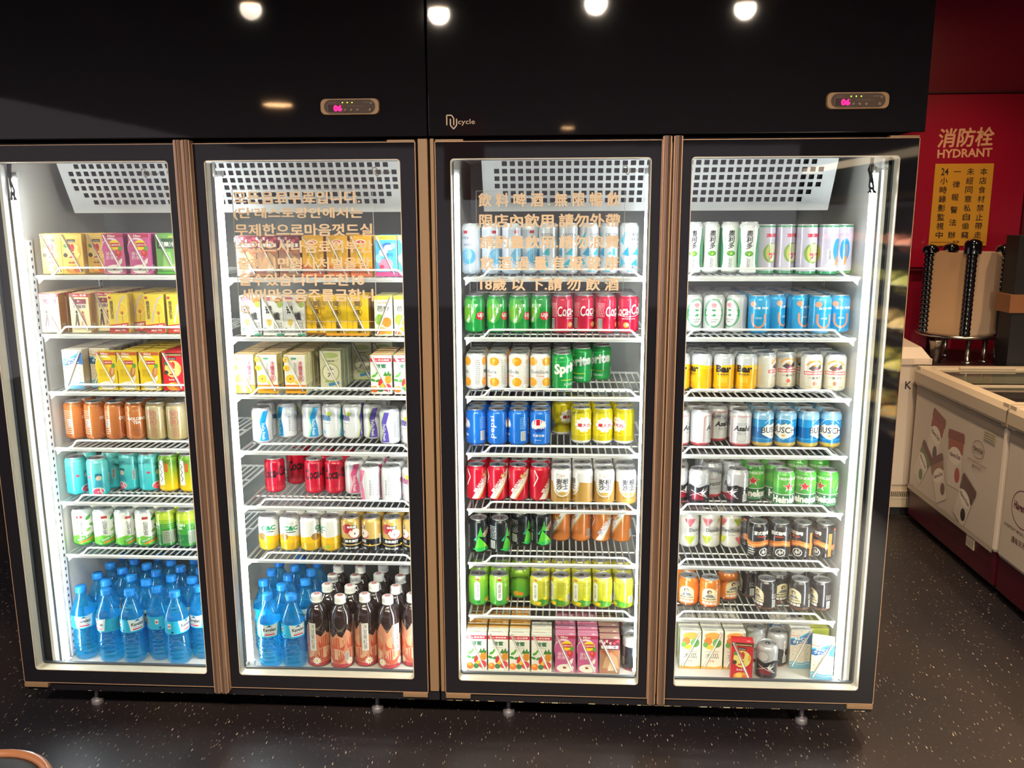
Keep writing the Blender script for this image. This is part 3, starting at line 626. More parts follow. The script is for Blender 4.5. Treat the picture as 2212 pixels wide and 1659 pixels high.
# stool at the near corner
def stool():
    x, y = at_z(-75, 1722, .46)
    t = tag(empty('round_stool', (x, y, 0)), 'round stool with a polished wooden rim, cut by the frame', 'stool')
    bm = B(); R = .165; rod(bm, [(R * math.cos(2 * PI * i / 40), R * math.sin(2 * PI * i / 40), .455) for i in range(40)], .012, 10, closed=True); obj('seat_rim', mesh(bm), pmat('wood_rim', '#8a5a3c', .3, coat=.4), t)
    bm = B(); lathe(bm, [(0, .44), (R, .44), (R, .452), (R - .03, .462), (0, .464)], 40); obj('seat', mesh(bm), 'black_matte', t)
    for i in range(4):
        a = PI / 4 + i * PI / 2; bm = B(); rod(bm, [(.12 * math.cos(a), .12 * math.sin(a), .44), (.17 * math.cos(a), .17 * math.sin(a), 0.)], .012, 8); obj('leg', mesh(bm), 'wood_rim', t)
stool()
# food display beside the camera: out of frame, seen in the door glass
def buffet():
    t = tag(empty('food_display', (2.35, -3.3, 0)), 'black open food display mirrored in the hydrant-side door glass', 'food display')
    bm = B()
    box(bm, .36, -1.3, 0, .4, 1.25, 2.3); box(bm, -.42, -1.3, 2.1, .4, 1.25, 2.3); box(bm, -.42, -1.34, 0, .4, -1.3, 2.3)
    obj('case', mesh(bm), 'black_matte', t)
    bm = B(); box(bm, -.40, -1.28, 2.06, -.34, 1.2, 2.098); obj('display_light', mesh(bm), pmat('display_lamp', '#ffffff', .5, emit='#ffe0b4', es=3.), t)
    for zz in (2.08, 1.76, 1.48, 1.24, .98, .72):
        ld = bpy.data.lights.new('display_lamp', 'AREA'); ld.energy = 120; ld.color = (1., .88, .68); ld.shape = 'RECTANGLE'; ld.size, ld.size_y = .03, 2.3; lo = bpy.data.objects.new('display_lamp', ld); COL.objects.link(lo); lo.parent = t; lo.location = (-.37, 0, zz); lo.rotation_euler = (0, math.radians(-42), 0)
    lv = [(1.80, '#c9a048', '#8a6a2c'), (1.52, '#b85a4a', '#d8a088'), (1.28, '#c9bd6a', '#7c8a3c'), (1.02, '#d8c080', '#a0804c'), (.76, '#8a9a48', '#caa84a'), (.46, '#d08a3a', '#4a6a3c')]
    for i, (z, c1, c2) in enumerate(lv):
        bm = B(); box(bm, -.40 + i * .0, -1.28, z - .02, .36, 1.22, z - .012); obj('display_shelf', mesh(bm), 'black_gloss', t)
        bm = B(); box(bm, -.405, -1.28, z - .022, -.40, 1.22, z + .004); obj('shelf_edge', mesh(bm), 'steel', t)
        for j in range(5):
            yy = -1.0 + j * .5
            pan = tag(empty('food_tray', (2.35 - .12, -3.3 + yy, z - .0112)), 'oval steel tray of food, %s along display level %s from the top' % (ORD[j], ORD[i]), 'food tray', 'food trays in the mirrored display')
            bm = B(); lathe(bm, [(0, 0), (.8, .0), (1, .04), (1.03, .042), (1., .046), (.8, .008)], 24); bmesh.ops.scale(bm, vec=(.22, .2, 1), verts=bm.verts); obj('tray', mesh(bm), 'steel', pan)
            bm = B(); bmesh.ops.create_icosphere(bm, subdivisions=4, radius=1); rr = random.Random(i * 7 + j)
            ph = [rr.uniform(0, 6) for _ in range(6)]
            for v in bm.verts:
                x_, y_, z_ = v.co; k = 1 + .10 * math.sin(9 * x_ + ph[0]) * math.sin(8 * y_ + ph[1]) + .06 * math.sin(21 * x_ + ph[2] + 6 * z_) * math.sin(19 * y_ + ph[3]) + rr.uniform(-.03, .03)
                v.co = Vector((x_ * .19 * k, y_ * .17 * k, max(z_, -.1) * .075 * k * k + .012))
            fm = mesh(bm, smooth=True); fm.materials.append(M_('ink_flat')); paint(fm, lambda c, n: mixhex(c1, c2, .5 + .5 * math.sin(c.x * 90 + ph[4]) * math.sin(c.y * 80 + ph[5])))
            obj('food_pile', fm, parent=pan)
buffet()
x0, z0 = at_y(960, 432, 4.2); x1, z1 = at_y(1046, 330, 4.2)
tag(slab('hanging_banner', x0, -4.24, z0, x1, -4.2, z1 + .3, pmat('banner_red', '#c01c20', .5), None), 'red hanging banner mirrored in the Chinese-lettered door glass', 'banner')
# ------------------------------------------------------------------ drink designs
# cans: (bands [(z_mm, colour) from bottom], art ops, description, name, size)
STD = (36.4, 127.); SLIM = (33., 170.); TALL = (33.3, 161.); TEA = (36.6, 138.)
W_, K_ = '#f4f2ef', '#1c1a1e'
def info(x, col='#8a8686', n=11, w=22): return [('m', x - w / 2, 28, x + w / 2, 92, col, n)]
def bubble(c): return [('e', x, y, r, r, c) for x, y, r in ((-8, 30, 7), (6, 44, 9), (-2, 60, 6), (12, 26, 5))]
def grapes(cx, cy, c, s=1.):
    return [('e', cx + dx * 4.4 * s, cy - dy * 4 * s, 2.7 * s, 2.7 * s, mixhex(c, '#ffffff', .12 * ((dx + dy) % 2))) for dy, row in enumerate(((-1.5, -.5, .5, 1.5), (-1, 0, 1), (-.5, .5), (0,))) for dx in row]
def leaf(cx, cy, s, a, c='#5aa63c'): return [('e', cx, cy, s, s * .55, c, a), ('l', rotp([(cx - s, cy), (cx + s, cy)], cx, cy, a), .5, '#2f6e28')]
CAN = {}
def can(k, bands, art, desc, name='soda_can', size=STD, body='paint_can'): CAN[k] = (bands, art, desc, name, size, body)
can('sevenup', [(0, '#0c9a3e')], [('e', -22, 70, 26, 40, '#46b02e'), ('e', -24, 62, 14, 26, '#7cbd2c'), ('t', '7', -9, 62, 34, 60, '#f4f6f4', 0, .04, .25), ('e', 17, 54, 14, 14, '#d6202c'), ('t', 'up', 17, 54, 20, 17, W_, 0, .03), ('b', -60, 18, -44, 48), ('m', -64, 54, -40, 92, '#d4ecd6', 8),
    ('r', 84, 10, 104, 106, '#0a7a34'), ('r', -104, 10, -90, 106, '#0a7a34')], 'green lemon-lime soda can with white numeral')
can('cola', [(0, '#c80a38')], [('t', 'Coca-Cola', 6, 74, 88, 33, W_, 8, .02, .35), ('l', [(-26, 58), (0, 52), (24, 55), (44, 64)], 2, W_), ('t', 'ORIGINAL TASTE', 6, 46, 36, 3.4, W_), ('b', -62, 14, -46, 46), ('m', -66, 52, -40, 98, '#f3b9c0', 10), ('e', 0, 26, 8, 9, '#e9a13a'), ('e', 3, 27, 4, 5, W_)], 'red cola can with white script lettering')
can('cola_zero', [(0, '#cc1034')], [('t', 'Coca-Cola', 4, 74, 90, 36, '#2b0a10', 8, .03, .35), ('o', 0, 44, 12, 12, 1.2, '#8e1226'), ('r', 38, 22, 43, 32, W_), ('m', -70, 30, -46, 96, '#7c1020', 10)] + [('l', [(x, 12), (x * 1.1, 24)], .8, '#f06a6a') for x in range(-40, 44, 6)], 'red cola can with dark script lettering')
can('soda_orange', [(0, '#f1efec')], [z for u in (-21, 21, 82, -84) for y in (94, 26) for z in (('e', u, y, 13.5, 14.5, '#f2a21c'), ('e', u - 3, y + 3, 5, 5, '#f7b93c'))] + [('t', 'DemiSoda', 0, 60, 54, 11, '#3a3a3e', 0, .0), ('t', 'Orange', 2, 46, 22, 6, '#e8695c'), ('t', '微蘇打', 92, 60, 28, 11, '#3a3a3e'), ('m', 42, 18, 60, 102, '#9a9896', 13), ('b', -60, 20, -46, 52), ('m', -62, 58, -44, 100, '#9a9896', 6)], 'white soda can printed with orange fruit')
can('soda_grape', [(0, '#ece8df')], grapes(-26, 100, '#de6a72', 1.6) + grapes(22, 102, '#b9c832', 1.6) + grapes(28, 36, '#de6a72', 1.6) + grapes(-26, 38, '#b9c832', 1.6) + grapes(70, 102, '#de6a72', 1.6) + grapes(72, 38, '#b9c832', 1.6) + grapes(-96, 102, '#b9c832', 1.5) + grapes(-98, 38, '#de6a72', 1.5) + [('t', 'DemiSoda', 0, 64, 56, 13, '#3a3a3e', 0, .005), ('t', 'Grape', 2, 48, 20, 6, '#6d6a6a', 0, 0), ('t', '微蘇打', 88, 62, 26, 10, '#3a3a3e'), ('m', -100, 20, -84, 100, '#9a9896', 12)], 'cream soda can printed with grape clusters')
can('sprite', [(0, '#0f9a44')], [('t', 'Sprite', 4, 70, 84, 44, W_, 10, .05, .2), ('m', -16, 32, 26, 38, '#e8d22c', 1), ('m', -8, 16, 22, 24, W_, 2), ('b', 50, 18, 66, 44), ('m', -78, 30, -50, 96, '#bfe4c8', 10), ('l', [(-36, 92), (30, 100)], 3, '#2ec05a')], 'green clear-soda can with slanted white word')
can('orange_dim', [(0, '#c2602c')], [('m', -14, 26, 16, 96, '#8f3f22', 9), ('b', 24, 20, 40, 50)], 'orange soda can standing far back')
can('pepsi', [(0, '#1272d8')], [('e', 0, 68, 22, 22, W_), ('h', 0, 69, 20, '#c8102e', 8), ('h', 0, 65, 20, '#0a3f9c', 186), ('p', [(-20, 66), (-7, 63), (9, 73), (19, 84), (21, 70), (9, 60), (-7, 56), (-19, 57)], W_), ('t', '百事可樂', 0, 34, 34, 9, W_), ('t', 'pepsi', -64, 62, 74, 24, W_, 90, .01),
    ('b', 52, 16, 70, 48), ('m', 50, 56, 74, 98, '#7fb6e8', 7), ('t', 'pepsi', 92, 62, 52, 15, W_, 90, .01), ('m', -10, 18, 10, 22, W_, 1)], 'blue cola can with a round emblem')
can('vitali', [(0, '#f2f0ee'), (12, '#c9b60c'), (30, '#dcc90e')], [('e', 0, 66, 23, 22, W_)] + [('e', 22 * math.cos(a), 66 + 21 * math.sin(a), 5, 5, W_) for a in [i * PI / 5 for i in range(10)]] + [('t', '維大力', 0, 64, 38, 13, '#c2182b', -4, .05), ('t', 'VITALI', 0, 80, 20, 4, '#b34a3a'), ('m', -14, 36, 14, 40, '#b3321e', 1), ('b', -58, 20, -44, 52), ('m', 46, 26, 70, 96, '#8c7a14', 11), ('o', 24, 44, 14, 14, 1.5, '#b3a40a')], 'yellow soda can with white cloud badge')
def sarsa(k, c1, c2, c3, desc):
    can(k, [(0, c1)], [('p', [(-30, 8), (-14, 8), (40, 108), (24, 108)], W_), ('p', [(-14, 8), (-8, 8), (44, 108), (40, 108)], '#c9a35a'), ('t', '黑松沙士', 0, 60, 74, 19, '#f6f1ee', 60, .05), ('t', '黑松沙士', .6, 60, 72, 16, c3, 60, .0), ('p', [(2, 84), (6, 96), (10, 90), (16, 102), (18, 92), (26, 94), (18, 84), (12, 78)], '#c79a3e'), ('l', [(-44, 108), (-34, 82), (-46, 52)], 3, W_), ('m', -86, 16, -64, 96, mixhex(c1, '#ffffff', .5), 11), ('b', 56, 18, 72, 46), ('m', 52, 54, 80, 98, mixhex(c1, '#3a1020', .4), 7)], desc)
sarsa('sarsa', '#cf1030', '#b00c28', '#a01428', 'crimson sarsaparilla can with diagonal stripe')
sarsa('sarsa_orange', '#d37a35', '#b8642c', '#8a3a4a', 'copper orange soda can with diagonal stripe')
can('rootbeer', [(0, '#b58c44')] + [(12 + i * 5, mixhex('#b58c44', '#e9e7ea', i / 12)) for i in range(13)], [('p', [(-104, 8), (-104, 70), (-30, 78), (-26, 50), (-12, 30), (12, 30), (26, 50), (30, 78), (104, 70), (104, 8)], '#b98f48'), ('e', 0, 72, 25, 36, '#efedf0'), ('o', 0, 66, 28, 38, 2.5, W_, 200, 340), ('t', '麥根\n沙士', 0, 70, 36, 38, '#2e2a2e', 0, .03), ('t', '金車', 0, 99, 12, 5, '#c89a4a'), ('e', 0, 40, 11, 4, '#c29a3c'), ('t', 'Root Beer', 2, 26, 36, 6, '#5a4420', 0, 0, .2), ('m', 60, 22, 88, 98, '#8a8288', 14)], 'white and gold root beer can')
can('dew', [(0, '#131a1c')], [('p', [(-20, 20), (-10, 62), (4, 44), (16, 12), (0, 18)], '#4fc22e'), ('p', [(4, 44), (26, 14), (8, 10)], '#9ad42a'), ('p', [(-24, 48), (-12, 66), (-16, 46)], '#18a070'), ('p', [(-28, 18), (16, 24), (28, 12), (-10, 8)], '#1fae4c'), ('p', [(-12, 62), (-4, 96), (2, 70), (14, 82), (10, 58)], '#3cb43a'), ('t', 'DEW', 16, 76, 34, 14, '#cfe9d2', 52, .06), ('t', 'DEW', 16, 76, 32, 12, '#c02034', 52, .03), ('b', -60, 18, -42, 46), ('m', -66, 52, -38, 100, '#c8ccd0', 9), ('o', 60, 50, 26, 30, 2, '#3a4a50'), ('o', 60, 50, 20, 23, 1.5, '#3a4a50')], 'black citrus soda can with green shards')
def capsule(x, s, c=K_, h=74): return [('r', x - 8, 62 - h / 2 + 6, x + 8, 62 + h / 2 - 6, W_), ('e', x, 62 + h / 2 - 6, 8, 6, W_), ('e', x, 62 - h / 2 + 6, 8, 6, W_), ('t', s, x, 62, 10, h - 18, c, 0, .0, .15, 1.)]
can('herb_green', [(0, '#3f9a34')] + [(10 + i * 9, mixhex('#4aa63a', '#9cce3c', i / 10)) for i in range(11)], capsule(-6, '青\n草\n茶') + [('e', 26, 24, 10, 9, '#e9b020'), ('e', 38, 22, 9, 8, '#e8862a'), ('e', -6, 108, 6, 4, '#d04c3c'), ('e', -4, 18, 8, 4, '#1c7a48'), ('m', 60, 24, 86, 98, '#2c7a2c', 12), ('b', -66, 20, -50, 52)], 'green herbal tea can with white name capsule', 'tea_can', (36.4, 115.))
can('melon_tea', [(0, '#9aa51c')] + [(10 + i * 9, mixhex('#b5b81c', '#dcd84a', i / 10)) for i in range(11)], capsule(-8, '冬\n瓜\n茶') + [('e', 14, 22, 16, 12, '#3e8a2a'), ('e', 30, 18, 14, 9, '#5a9c2c'), ('e', 22, 36, 6, 6, '#f0cc1c'), ('e', 2, 18, 8, 7, '#f4c81a'), ('e', -8, 108, 6, 4, '#d6664a'), ('m', 14, 54, 40, 102, '#8d9018', 8), ('b', 42, 24, 58, 52), ('m', -84, 24, -58, 98, '#8d9018', 12)], 'yellow-green melon tea can', 'tea_can', (36.4, 115.))
can('bowtie_black', [(0, '#b9202e'), (9, '#1b1c22'), (92, '#b8bac0')], [('p', [(2, 20), (34, 20), (26, 60), (34, 100), (2, 100), (10, 60)], '#c21a30'), ('l', [(2, 20), (34, 20), (26, 60), (34, 100), (2, 100), (10, 60), (2, 20)], 1.5, W_), ('t', 'Budweiser', 18, 60, 66, 15, W_, 90, .01, .3), ('b', -44, 18, -28, 46), ('m', -48, 50, -26, 90, '#b8b8c0', 8)], 'dark beer can with red bow badge', 'beer_can')
can('aloe', [(0, '#d8dad6')], [('r', -46, 6, -20, 150, '#1f8a56'), ('r', 20, 6, 46, 150, '#1f8a56'), ('p', [(-24, 6), (24, 6), (24, 14), (19, 40), (17, 70), (22, 105), (25, 130), (25, 152), (-25, 152), (-25, 130), (-22, 105), (-17, 70), (-19, 40), (-24, 14)], '#e9ebe6'), ('t', '奧\n利\n多', 2, 112, 17, 62, K_, 0, .03, .1), ('e', 2, 66, 11, 9, '#4c9c34'), ('p', [(-6, 70), (2, 60), (10, 70), (4, 68), (2, 74), (0, 68)], '#dbe34a'), ('m', -3, 18, 5, 52, '#4a4a4a', 8), ('t', 'mini·Oligo', -13, 100, 60, 5, '#9aa09c', 90, 0), ('m', -88, 20, -62, 150, '#8c9490', 18), ('r', 47, 20, 60, 148, '#cfe8d8')], 'slim white and green wavy-banded drink can', 'slim_drink_can', SLIM)
can('asparagus', [(0, '#2f8a58'), (8, '#cfc7da'), (152, '#2f8a58')], [('e', 10, 72, 25, 36, '#7a9c44'), ('e', 12, 72, 20, 33, '#c6bf6a')] + [('l', [(12 + d * .4, 44), (12 + d, 104)], 1.6, W_) for d in (-12, -8, -4, 0, 4, 8, 12)] + [('r', 0, 64, 26, 72, '#d0283c'), ('p', [(10, 68), (2, 52), (8, 52), (14, 66)], '#d0283c'), ('t', '津津', 8, 134, 34, 15, '#cc1c34', 0, .05), ('m', -46, 18, -24, 140, '#a9a0b8', 16),
    ('e', 92, 84, 19, 40, '#1f8fc8'), ('p', [(84, 30), (90, 90), (98, 104), (104, 84), (98, 30)], '#c98c50'), ('t', '津津蘆筍汁', 84, 136, 44, 12, '#8a8494', 0, .01), ('b', 54, 50, 68, 84), ('m', 50, 92, 72, 140, '#a9a0b8', 8)], 'tall lilac asparagus juice can', 'tall_juice_can', TALL)
can('bluewater', [(0, '#c4d4e6')] + [(14 + i * 12, mixhex('#cfdcec', '#e8edf4', i / 11)) for i in range(12)], [('e', 14, 60, 20, 26, '#5fb4e0'), ('e', 8, 66, 16, 22, '#9fd2ee'), ('o', 14, 56, 24, 26, 1.5, '#2f7ec0', 100, 260), ('r', 0, 136, 12, 146, '#c8324a'), ('m', -26, 118, -2, 150, '#9ab0d0', 7), ('m', 0, 96, 22, 104, '#3a4a78', 2), ('m', -60, 20, -34, 150, '#a8b6cc', 24), ('t', '多喝水', 4, 122, 26, 10, '#2a62a8', 0, .01, .2)], 'slim pale blue bubble-print water can', 'slim_drink_can', SLIM)
can('crystal', [(0, '#d2d4d8')], [('p', [(-30, 20), (-12, 36), (-26, 62)], '#18a6c0'), ('p', [(-22, 66), (-4, 92), (-2, 60)], '#1f9cc4'), ('p', [(-30, 110), (-12, 142), (-16, 96)], '#2aaec6'), ('p', [(0, 30), (20, 52), (24, 26)], '#18a6c0'), ('p', [(6, 66), (26, 90), (28, 62)], '#3ab8cc'), ('p', [(-8, 10), (8, 30), (14, 8)], '#2aaec6'), ('p', [(-46, 30), (-34, 70), (-50, 74)], '#1a98b8'), ('p', [(-60, 110), (-42, 90), (-40, 130)], '#18a6c0'), ('t', 'CRYSTAL\nVALLEY', 20, 124, 40, 24, '#2c2c30', 0, .0), ('m', 4, 98, 30, 106, '#8a8c90', 2), ('m', 50, 24, 74, 150, '#a0a4aa', 20), ('b', 4, 12, 18, 30)], 'slim silver sparkling water can with teal shards', 'slim_drink_can', SLIM, 'paint_can')
can('taiwan', [(0, '#c8c8c6')], [('o', 0, 62, 27, 46, 3, '#1f8a4c'), ('o', 0, 62, 22, 41, 1, '#1f8a4c'), ('e', 0, 62, 21, 40, '#eceae6'), ('r', -27, 52, 27, 74, '#1f8a4c'), ('t', '台灣啤酒', 0, 63, 44, 14, W_, 0, .05), ('e', 0, 88, 8, 6, '#d08a90'), ('t', '金牌', 0, 80, 10, 5, '#c23a44'), ('t', 'TAIWAN\nBEER', 0, 38, 24, 13, '#4a5a50'), ('m', 56, 24, 80, 100, '#9c9c9a', 12), ('t', '金\n牌\n啤\n酒', -62, 60, 8, 60, '#c03a40', 0, .02)], 'silver beer can with green oval crest', 'beer_can')
can('blue_u', [(0, '#0f8ec6')] + [(12 + i * 16, mixhex('#0f86bd', '#1fa4dc', i / 6)) for i in range(7)], [('o', 0, 42, 20, 26, 6, '#d08a6a', 180, 360), ('r', -20, 42, -14, 62, '#d08a6a'), ('r', 14, 42, 20, 62, '#d08a6a'), ('e', -16, 92, 9, 9, '#d99a7c'), ('t', '台灣 啤酒', 6, 80, 42, 8, W_, 0, .03), ('m', -8, 46, 10, 52, '#e8f0f4', 2), ('m', 54, 22, 80, 98, '#8fd0ec', 10)], 'bright blue beer can with copper curve', 'beer_can')
can('bar', [(0, '#efb404'), (82, '#c9cacc')], [('p', [(-104, 78), (-60, 86), (-20, 80), (20, 86), (60, 80), (104, 84), (104, 70), (-104, 70)], '#f2b906'), ('t', 'Bar', 0, 72, 44, 24, '#2a211c', 0, .06), ('t', 'BEER', 0, 54, 32, 5, '#4a3420', 0, .03), ('m', -18, 12, 14, 16, '#d06a1c', 1), ('m', -12, 28, 10, 46, '#f7cf5a', 4), ('m', 60, 16, 84, 96, '#8a6a20', 12)], 'yellow beer can with silver shoulder', 'beer_can')
can('kirin', [(0, '#d8cfbc')] + [(10 + i * 20, mixhex('#d6ccb6', '#e4e2dc', i / 5)) for i in range(6)], [('o', 0, 76, 26, 26, 6, '#d9a45c', 20, 160), ('p', [(-18, 74), (-6, 86), (6, 78), (14, 90), (18, 74), (6, 70), (-6, 66)], '#4a4048'), ('p', [(-8, 80), (2, 92), (8, 82)], '#e08a3c'), ('p', [(-6, 70), (6, 76), (12, 70)], '#b8304a'), ('r', -30, 54, 30, 65, '#c23c3a'), ('t', 'KIRIN ICHIBAN', 0, 59.5, 54, 6.5, W_, 0, .03), ('t', '一番搾り', 0, 44, 34, 8, '#2e2a2c'), ('e', 0, 26, 5, 7, '#d4583a'), ('m', -22, 12, 22, 18, '#b0905a', 2), ('m', 58, 20, 82, 100, '#a09a8c', 12)], 'cream beer can with red name band', 'beer_can')
can('asahi', [(0, '#b8474e'), (12, '#cfcdcc')], [('l', [(-30, 14), (-30, 96), (-24, 102), (24, 102), (30, 96), (30, 14)], 1.6, '#b8565c'), ('l', [(-27, 14), (-27, 94), (-22, 99), (22, 99), (27, 94), (27, 14)], .8, '#b8565c'), ('t', 'Asahi', 0, 62, 46, 18, '#1e1c20', 0, .04, .2), ('t', '生ビール', 0, 46, 26, 7, '#3a3638'), ('o', 0, 30, 14, 12, 1, '#9a8a80'), ('m', -14, 72, 16, 82, '#8a8482', 2), ('m', 58, 20, 82, 100, '#9c9694', 12)], 'silver beer can with thin red outline', 'beer_can')
can('busch', [(0, '#c7a34c'), (17, '#1a78b4'), (34, '#0f62a0'), (70, '#2a8cc4'), (98, '#8fb9d4')], [('p', [(-30, 44), (-30, 64), (-16, 78), (-10, 74), (0, 90), (10, 76), (16, 80), (30, 64), (30, 44), (12, 32), (0, 26), (-14, 34)], '#e7e2da'), ('p', [(-10, 74), (0, 90), (6, 80), (-2, 76)], '#3d6a8c'), ('o', 0, 66, 28, 30, 1.2, W_, 30, 150), ('t', 'BUSCH', 0, 58, 64, 20, '#23262c', 0, .015), ('e', 0, 40, 5, 4, '#d2ae5c'), ('t', '雪', 82, 60, 18, 18, '#2a3038', 0, .02), ('e', 82, 60, 14, 15, '#e0dcd2')] + [('l', [(x, 22 + (x % 3) * 3), (x + 12, 26 + (x % 4) * 2)], 1.4, '#4fa4d4') for x in range(-100, 100, 9)], 'blue beer can with white mountain badge', 'beer_can')
can('redsmash', [(0, '#a82036'), (9, '#1e1b20'), (66, '#b9b6b8')], [('p', [(-50, 60), (-28, 70), (-4, 62), (20, 72), (44, 62), (44, 8), (-50, 8)], '#201c22'), ('r', -22, 20, 12, 44, '#7c1a2c'), ('p', [(2, 46), (12, 62), (8, 48), (24, 54), (12, 42), (22, 32), (8, 38)], W_), ('l', [(-24, 52), (26, 26)], 1.6, W_), ('l', [(-30, 30), (24, 60)], 1.2, W_), ('e', -10, 84, 15, 17, '#cfccd0'), ('o', -10, 84, 15, 17, 1.2, '#8c888c'), ('t', 'B\nE\nE\nR', 44, 68, 8, 56, W_, 0, .04), ('b', 38, 16, 54, 40), ('r', 62, 10, 86, 104, '#8a1c30'), ('t', 'Budweiser', 74, 58, 72, 13, W_, 90, .01, .3)], 'black and red beer can with splash print', 'beer_can')
can('silverbud', [(0, '#b8303c'), (14, '#c6c6c8')], [('e', 0, 84, 18, 18, '#d4d4d6'), ('o', 0, 84, 18, 18, 1, '#8c8c90'), ('o', 0, 84, 12, 12, .8, '#8c8c90'), ('t', 'Budweiser', 0, 50, 72, 16, '#2a282c', 4, .01, .3), ('l', [(-36, 66), (36, 66)], 1, '#a04650'), ('m', -24, 30, 24, 38, '#8c8c90', 2)], 'silver beer can with dark script', 'beer_can')
def star(cx, cy, r, c): return ('p', [(cx + (r if i % 2 == 0 else r * .4) * math.sin(i * PI / 5), cy + (r if i % 2 == 0 else r * .4) * math.cos(i * PI / 5)) for i in range(10)], c)
can('heineken', [(0, '#11683a'), (45, '#3ca23a'), (70, '#5ab53c'), (98, '#4aa83a')], [('r', -104, 43, 104, 45, W_), ('t', 'Heineken', 0, 27, 92, 25, W_, 0, .05), star(0, 70, 19, '#eef2ec'), star(0, 70, 16.5, '#c8202c'), ('t', 'HEINEKEN', 0, 97, 60, 9, '#dcecd6', 0, .03), ('o', 52, 66, 16, 30, 1, '#a8d890'), ('t', 'ORIGINAL', 56, 74, 44, 8, '#dcecd6', 60, .01), ('m', 78, 52, 98, 98, '#b8dca8', 8), ('m', -100, 10, 100, 13, '#8fc8a0', 1)], 'green beer can with red star', 'beer_can')
can('coffee_wave', [(0, '#1f1b1e')], [('p', [(-104, 50), (-60, 66), (-20, 56), (20, 64), (60, 50), (104, 56), (104, 34), (60, 32), (20, 46), (-20, 36), (-60, 46), (-104, 32)], '#d07a34'), ('p', [(-104, 44), (-60, 58), (-20, 48), (20, 56), (60, 42), (104, 50), (60, 40), (20, 50), (-20, 42), (-60, 52)], '#f0a458'), ('t', '意式咖啡', 6, 88, 44, 14, W_, 0, .05), ('r', -6, 74, 20, 78, '#c8402c'), ('e', 14, 22, 14, 14, W_), ('e', 14, 22, 11.5, 11.5, '#1f1b1e'), ('t', '香醇', 14, 22, 16, 9, W_), ('m', -34, 12, -12, 44, W_, 4), ('r', 48, 10, 58, 90, '#e08a44'), ('m', 66, 14, 92, 98, '#c8c8cc', 14), ('r', 64, 98, 94, 106, '#d86a4c')], 'black coffee can with orange wave', 'coffee_can')
def brown(k, c, desc):
    can(k, [(0, '#6a4636'), (14, c)], [('e', 0, 62, 22, 26, '#efe0b4'), ('r', -22, 34, 22, 62, '#efe0b4'), ('e', 0, 72, 7, 8, '#3a2a26'), ('e', 1, 70, 5, 6, '#e2c09a'), ('p', [(-14, 50), (-6, 62), (8, 62), (16, 50)], '#7c7a80'), ('t', 'MR.BROWN', 0, 43, 38, 7, '#2e2220', 0, .03), ('r', -22, 20, 22, 33, c)] + [('r', -20 + i * 10.4, 21, -11 + i * 10.4, 31, '#ece2d8') for i in range(4)] + [('m', -18, 12, 18, 16, '#c8503c', 1), ('b', 46, 14, 58, 44), ('m', 44, 50, 60, 70, '#d8d0cc', 4), ('m', -86, 20, -60, 84, '#c8b8a8', 10)] + [('e', x, 8 + (x * 7) % 5, 2.5, 2, '#4a2e26') for x in range(-100, 100, 6)], desc, 'coffee_can', (36.4, 111.))
brown('brown_orange', '#d87a2c', 'orange coffee can with cream arch'); brown('brown_black', '#241e22', 'black coffee can with cream arch')
can('oolong', [(0, '#9c5426')] + [(10 + i * 16, mixhex('#ab5f2c', '#c8773a', i / 6)) for i in range(7)], [('t', 'OOLONG\nTEA', 0, 64, 50, 22, '#efe4dc', 0, .05), ('m', -12, 26, 12, 44, '#7a4a2c', 4), ('m', -10, 94, 10, 98, '#e2cbb6', 1), ('o', 0, 24, 22, 14, 1, '#e0aa78', 180, 360), ('m', -90, 20, -50, 98, '#e6c6ac', 12), ('b', -66, 44, -52, 66), ('p', [(60, 10), (76, 10), (76, 106), (60, 106)], '#c4401c')], 'copper oolong tea can', 'tea_can', TEA)
can('goldtea', [(0, '#a08a5e')] + [(10 + i * 16, mixhex('#a5905f', '#bfae86', i / 6)) for i in range(7)], [('o', -4, 86, 13, 13, 1.6, '#a8404a'), ('t', '開', -4, 86, 15, 15, '#a8404a', 0, .01), ('o', -4, 62, 13, 13, 1.6, '#a8404a'), ('t', '喜', -4, 62, 15, 15, '#a8404a', 0, .01), ('m', -8, 14, 8, 46, '#a05050', 8), ('m', 40, 30, 60, 96, '#6a6250', 9), ('r', 62, 16, 80, 100, '#5a5c50')], 'gold tea can with two red rings', 'tea_can', TEA)
can('turq', [(0, '#36c0c6')] + [(10 + i * 16, mixhex('#3cc0c8', '#6fd2d0', i / 6)) for i in range(7)], [('e', -4, 18, 17, 12, '#e0e6e0'), ('e', -4, 16, 15, 11, '#d84a6a'), ('e', -4, 16, 3, 2, '#f4dce0'), ('p', [(-14, 30), (-8, 52), (8, 52), (16, 30)], '#3a9cb0'), ('e', 0, 60, 7, 8, '#e6c4ac'), ('p', [(-10, 62), (-8, 74), (8, 74), (10, 66)], '#1f6a80'), ('e', 64, 28, 9, 9, '#c8506a')] + leaf(56, 60, 10, -30, '#2c7a74') + leaf(70, 86, 8, -40, '#2c7a74') + [('m', -66, 24, -38, 96, '#2a9aa6', 12), ('b', -78, 40, -68, 72), ('e', -28, 62, 5, 4, '#c8506a'), ('b', 30, 36, 38, 68)], 'turquoise tea can with grapefruit print', 'tea_can', TEA)
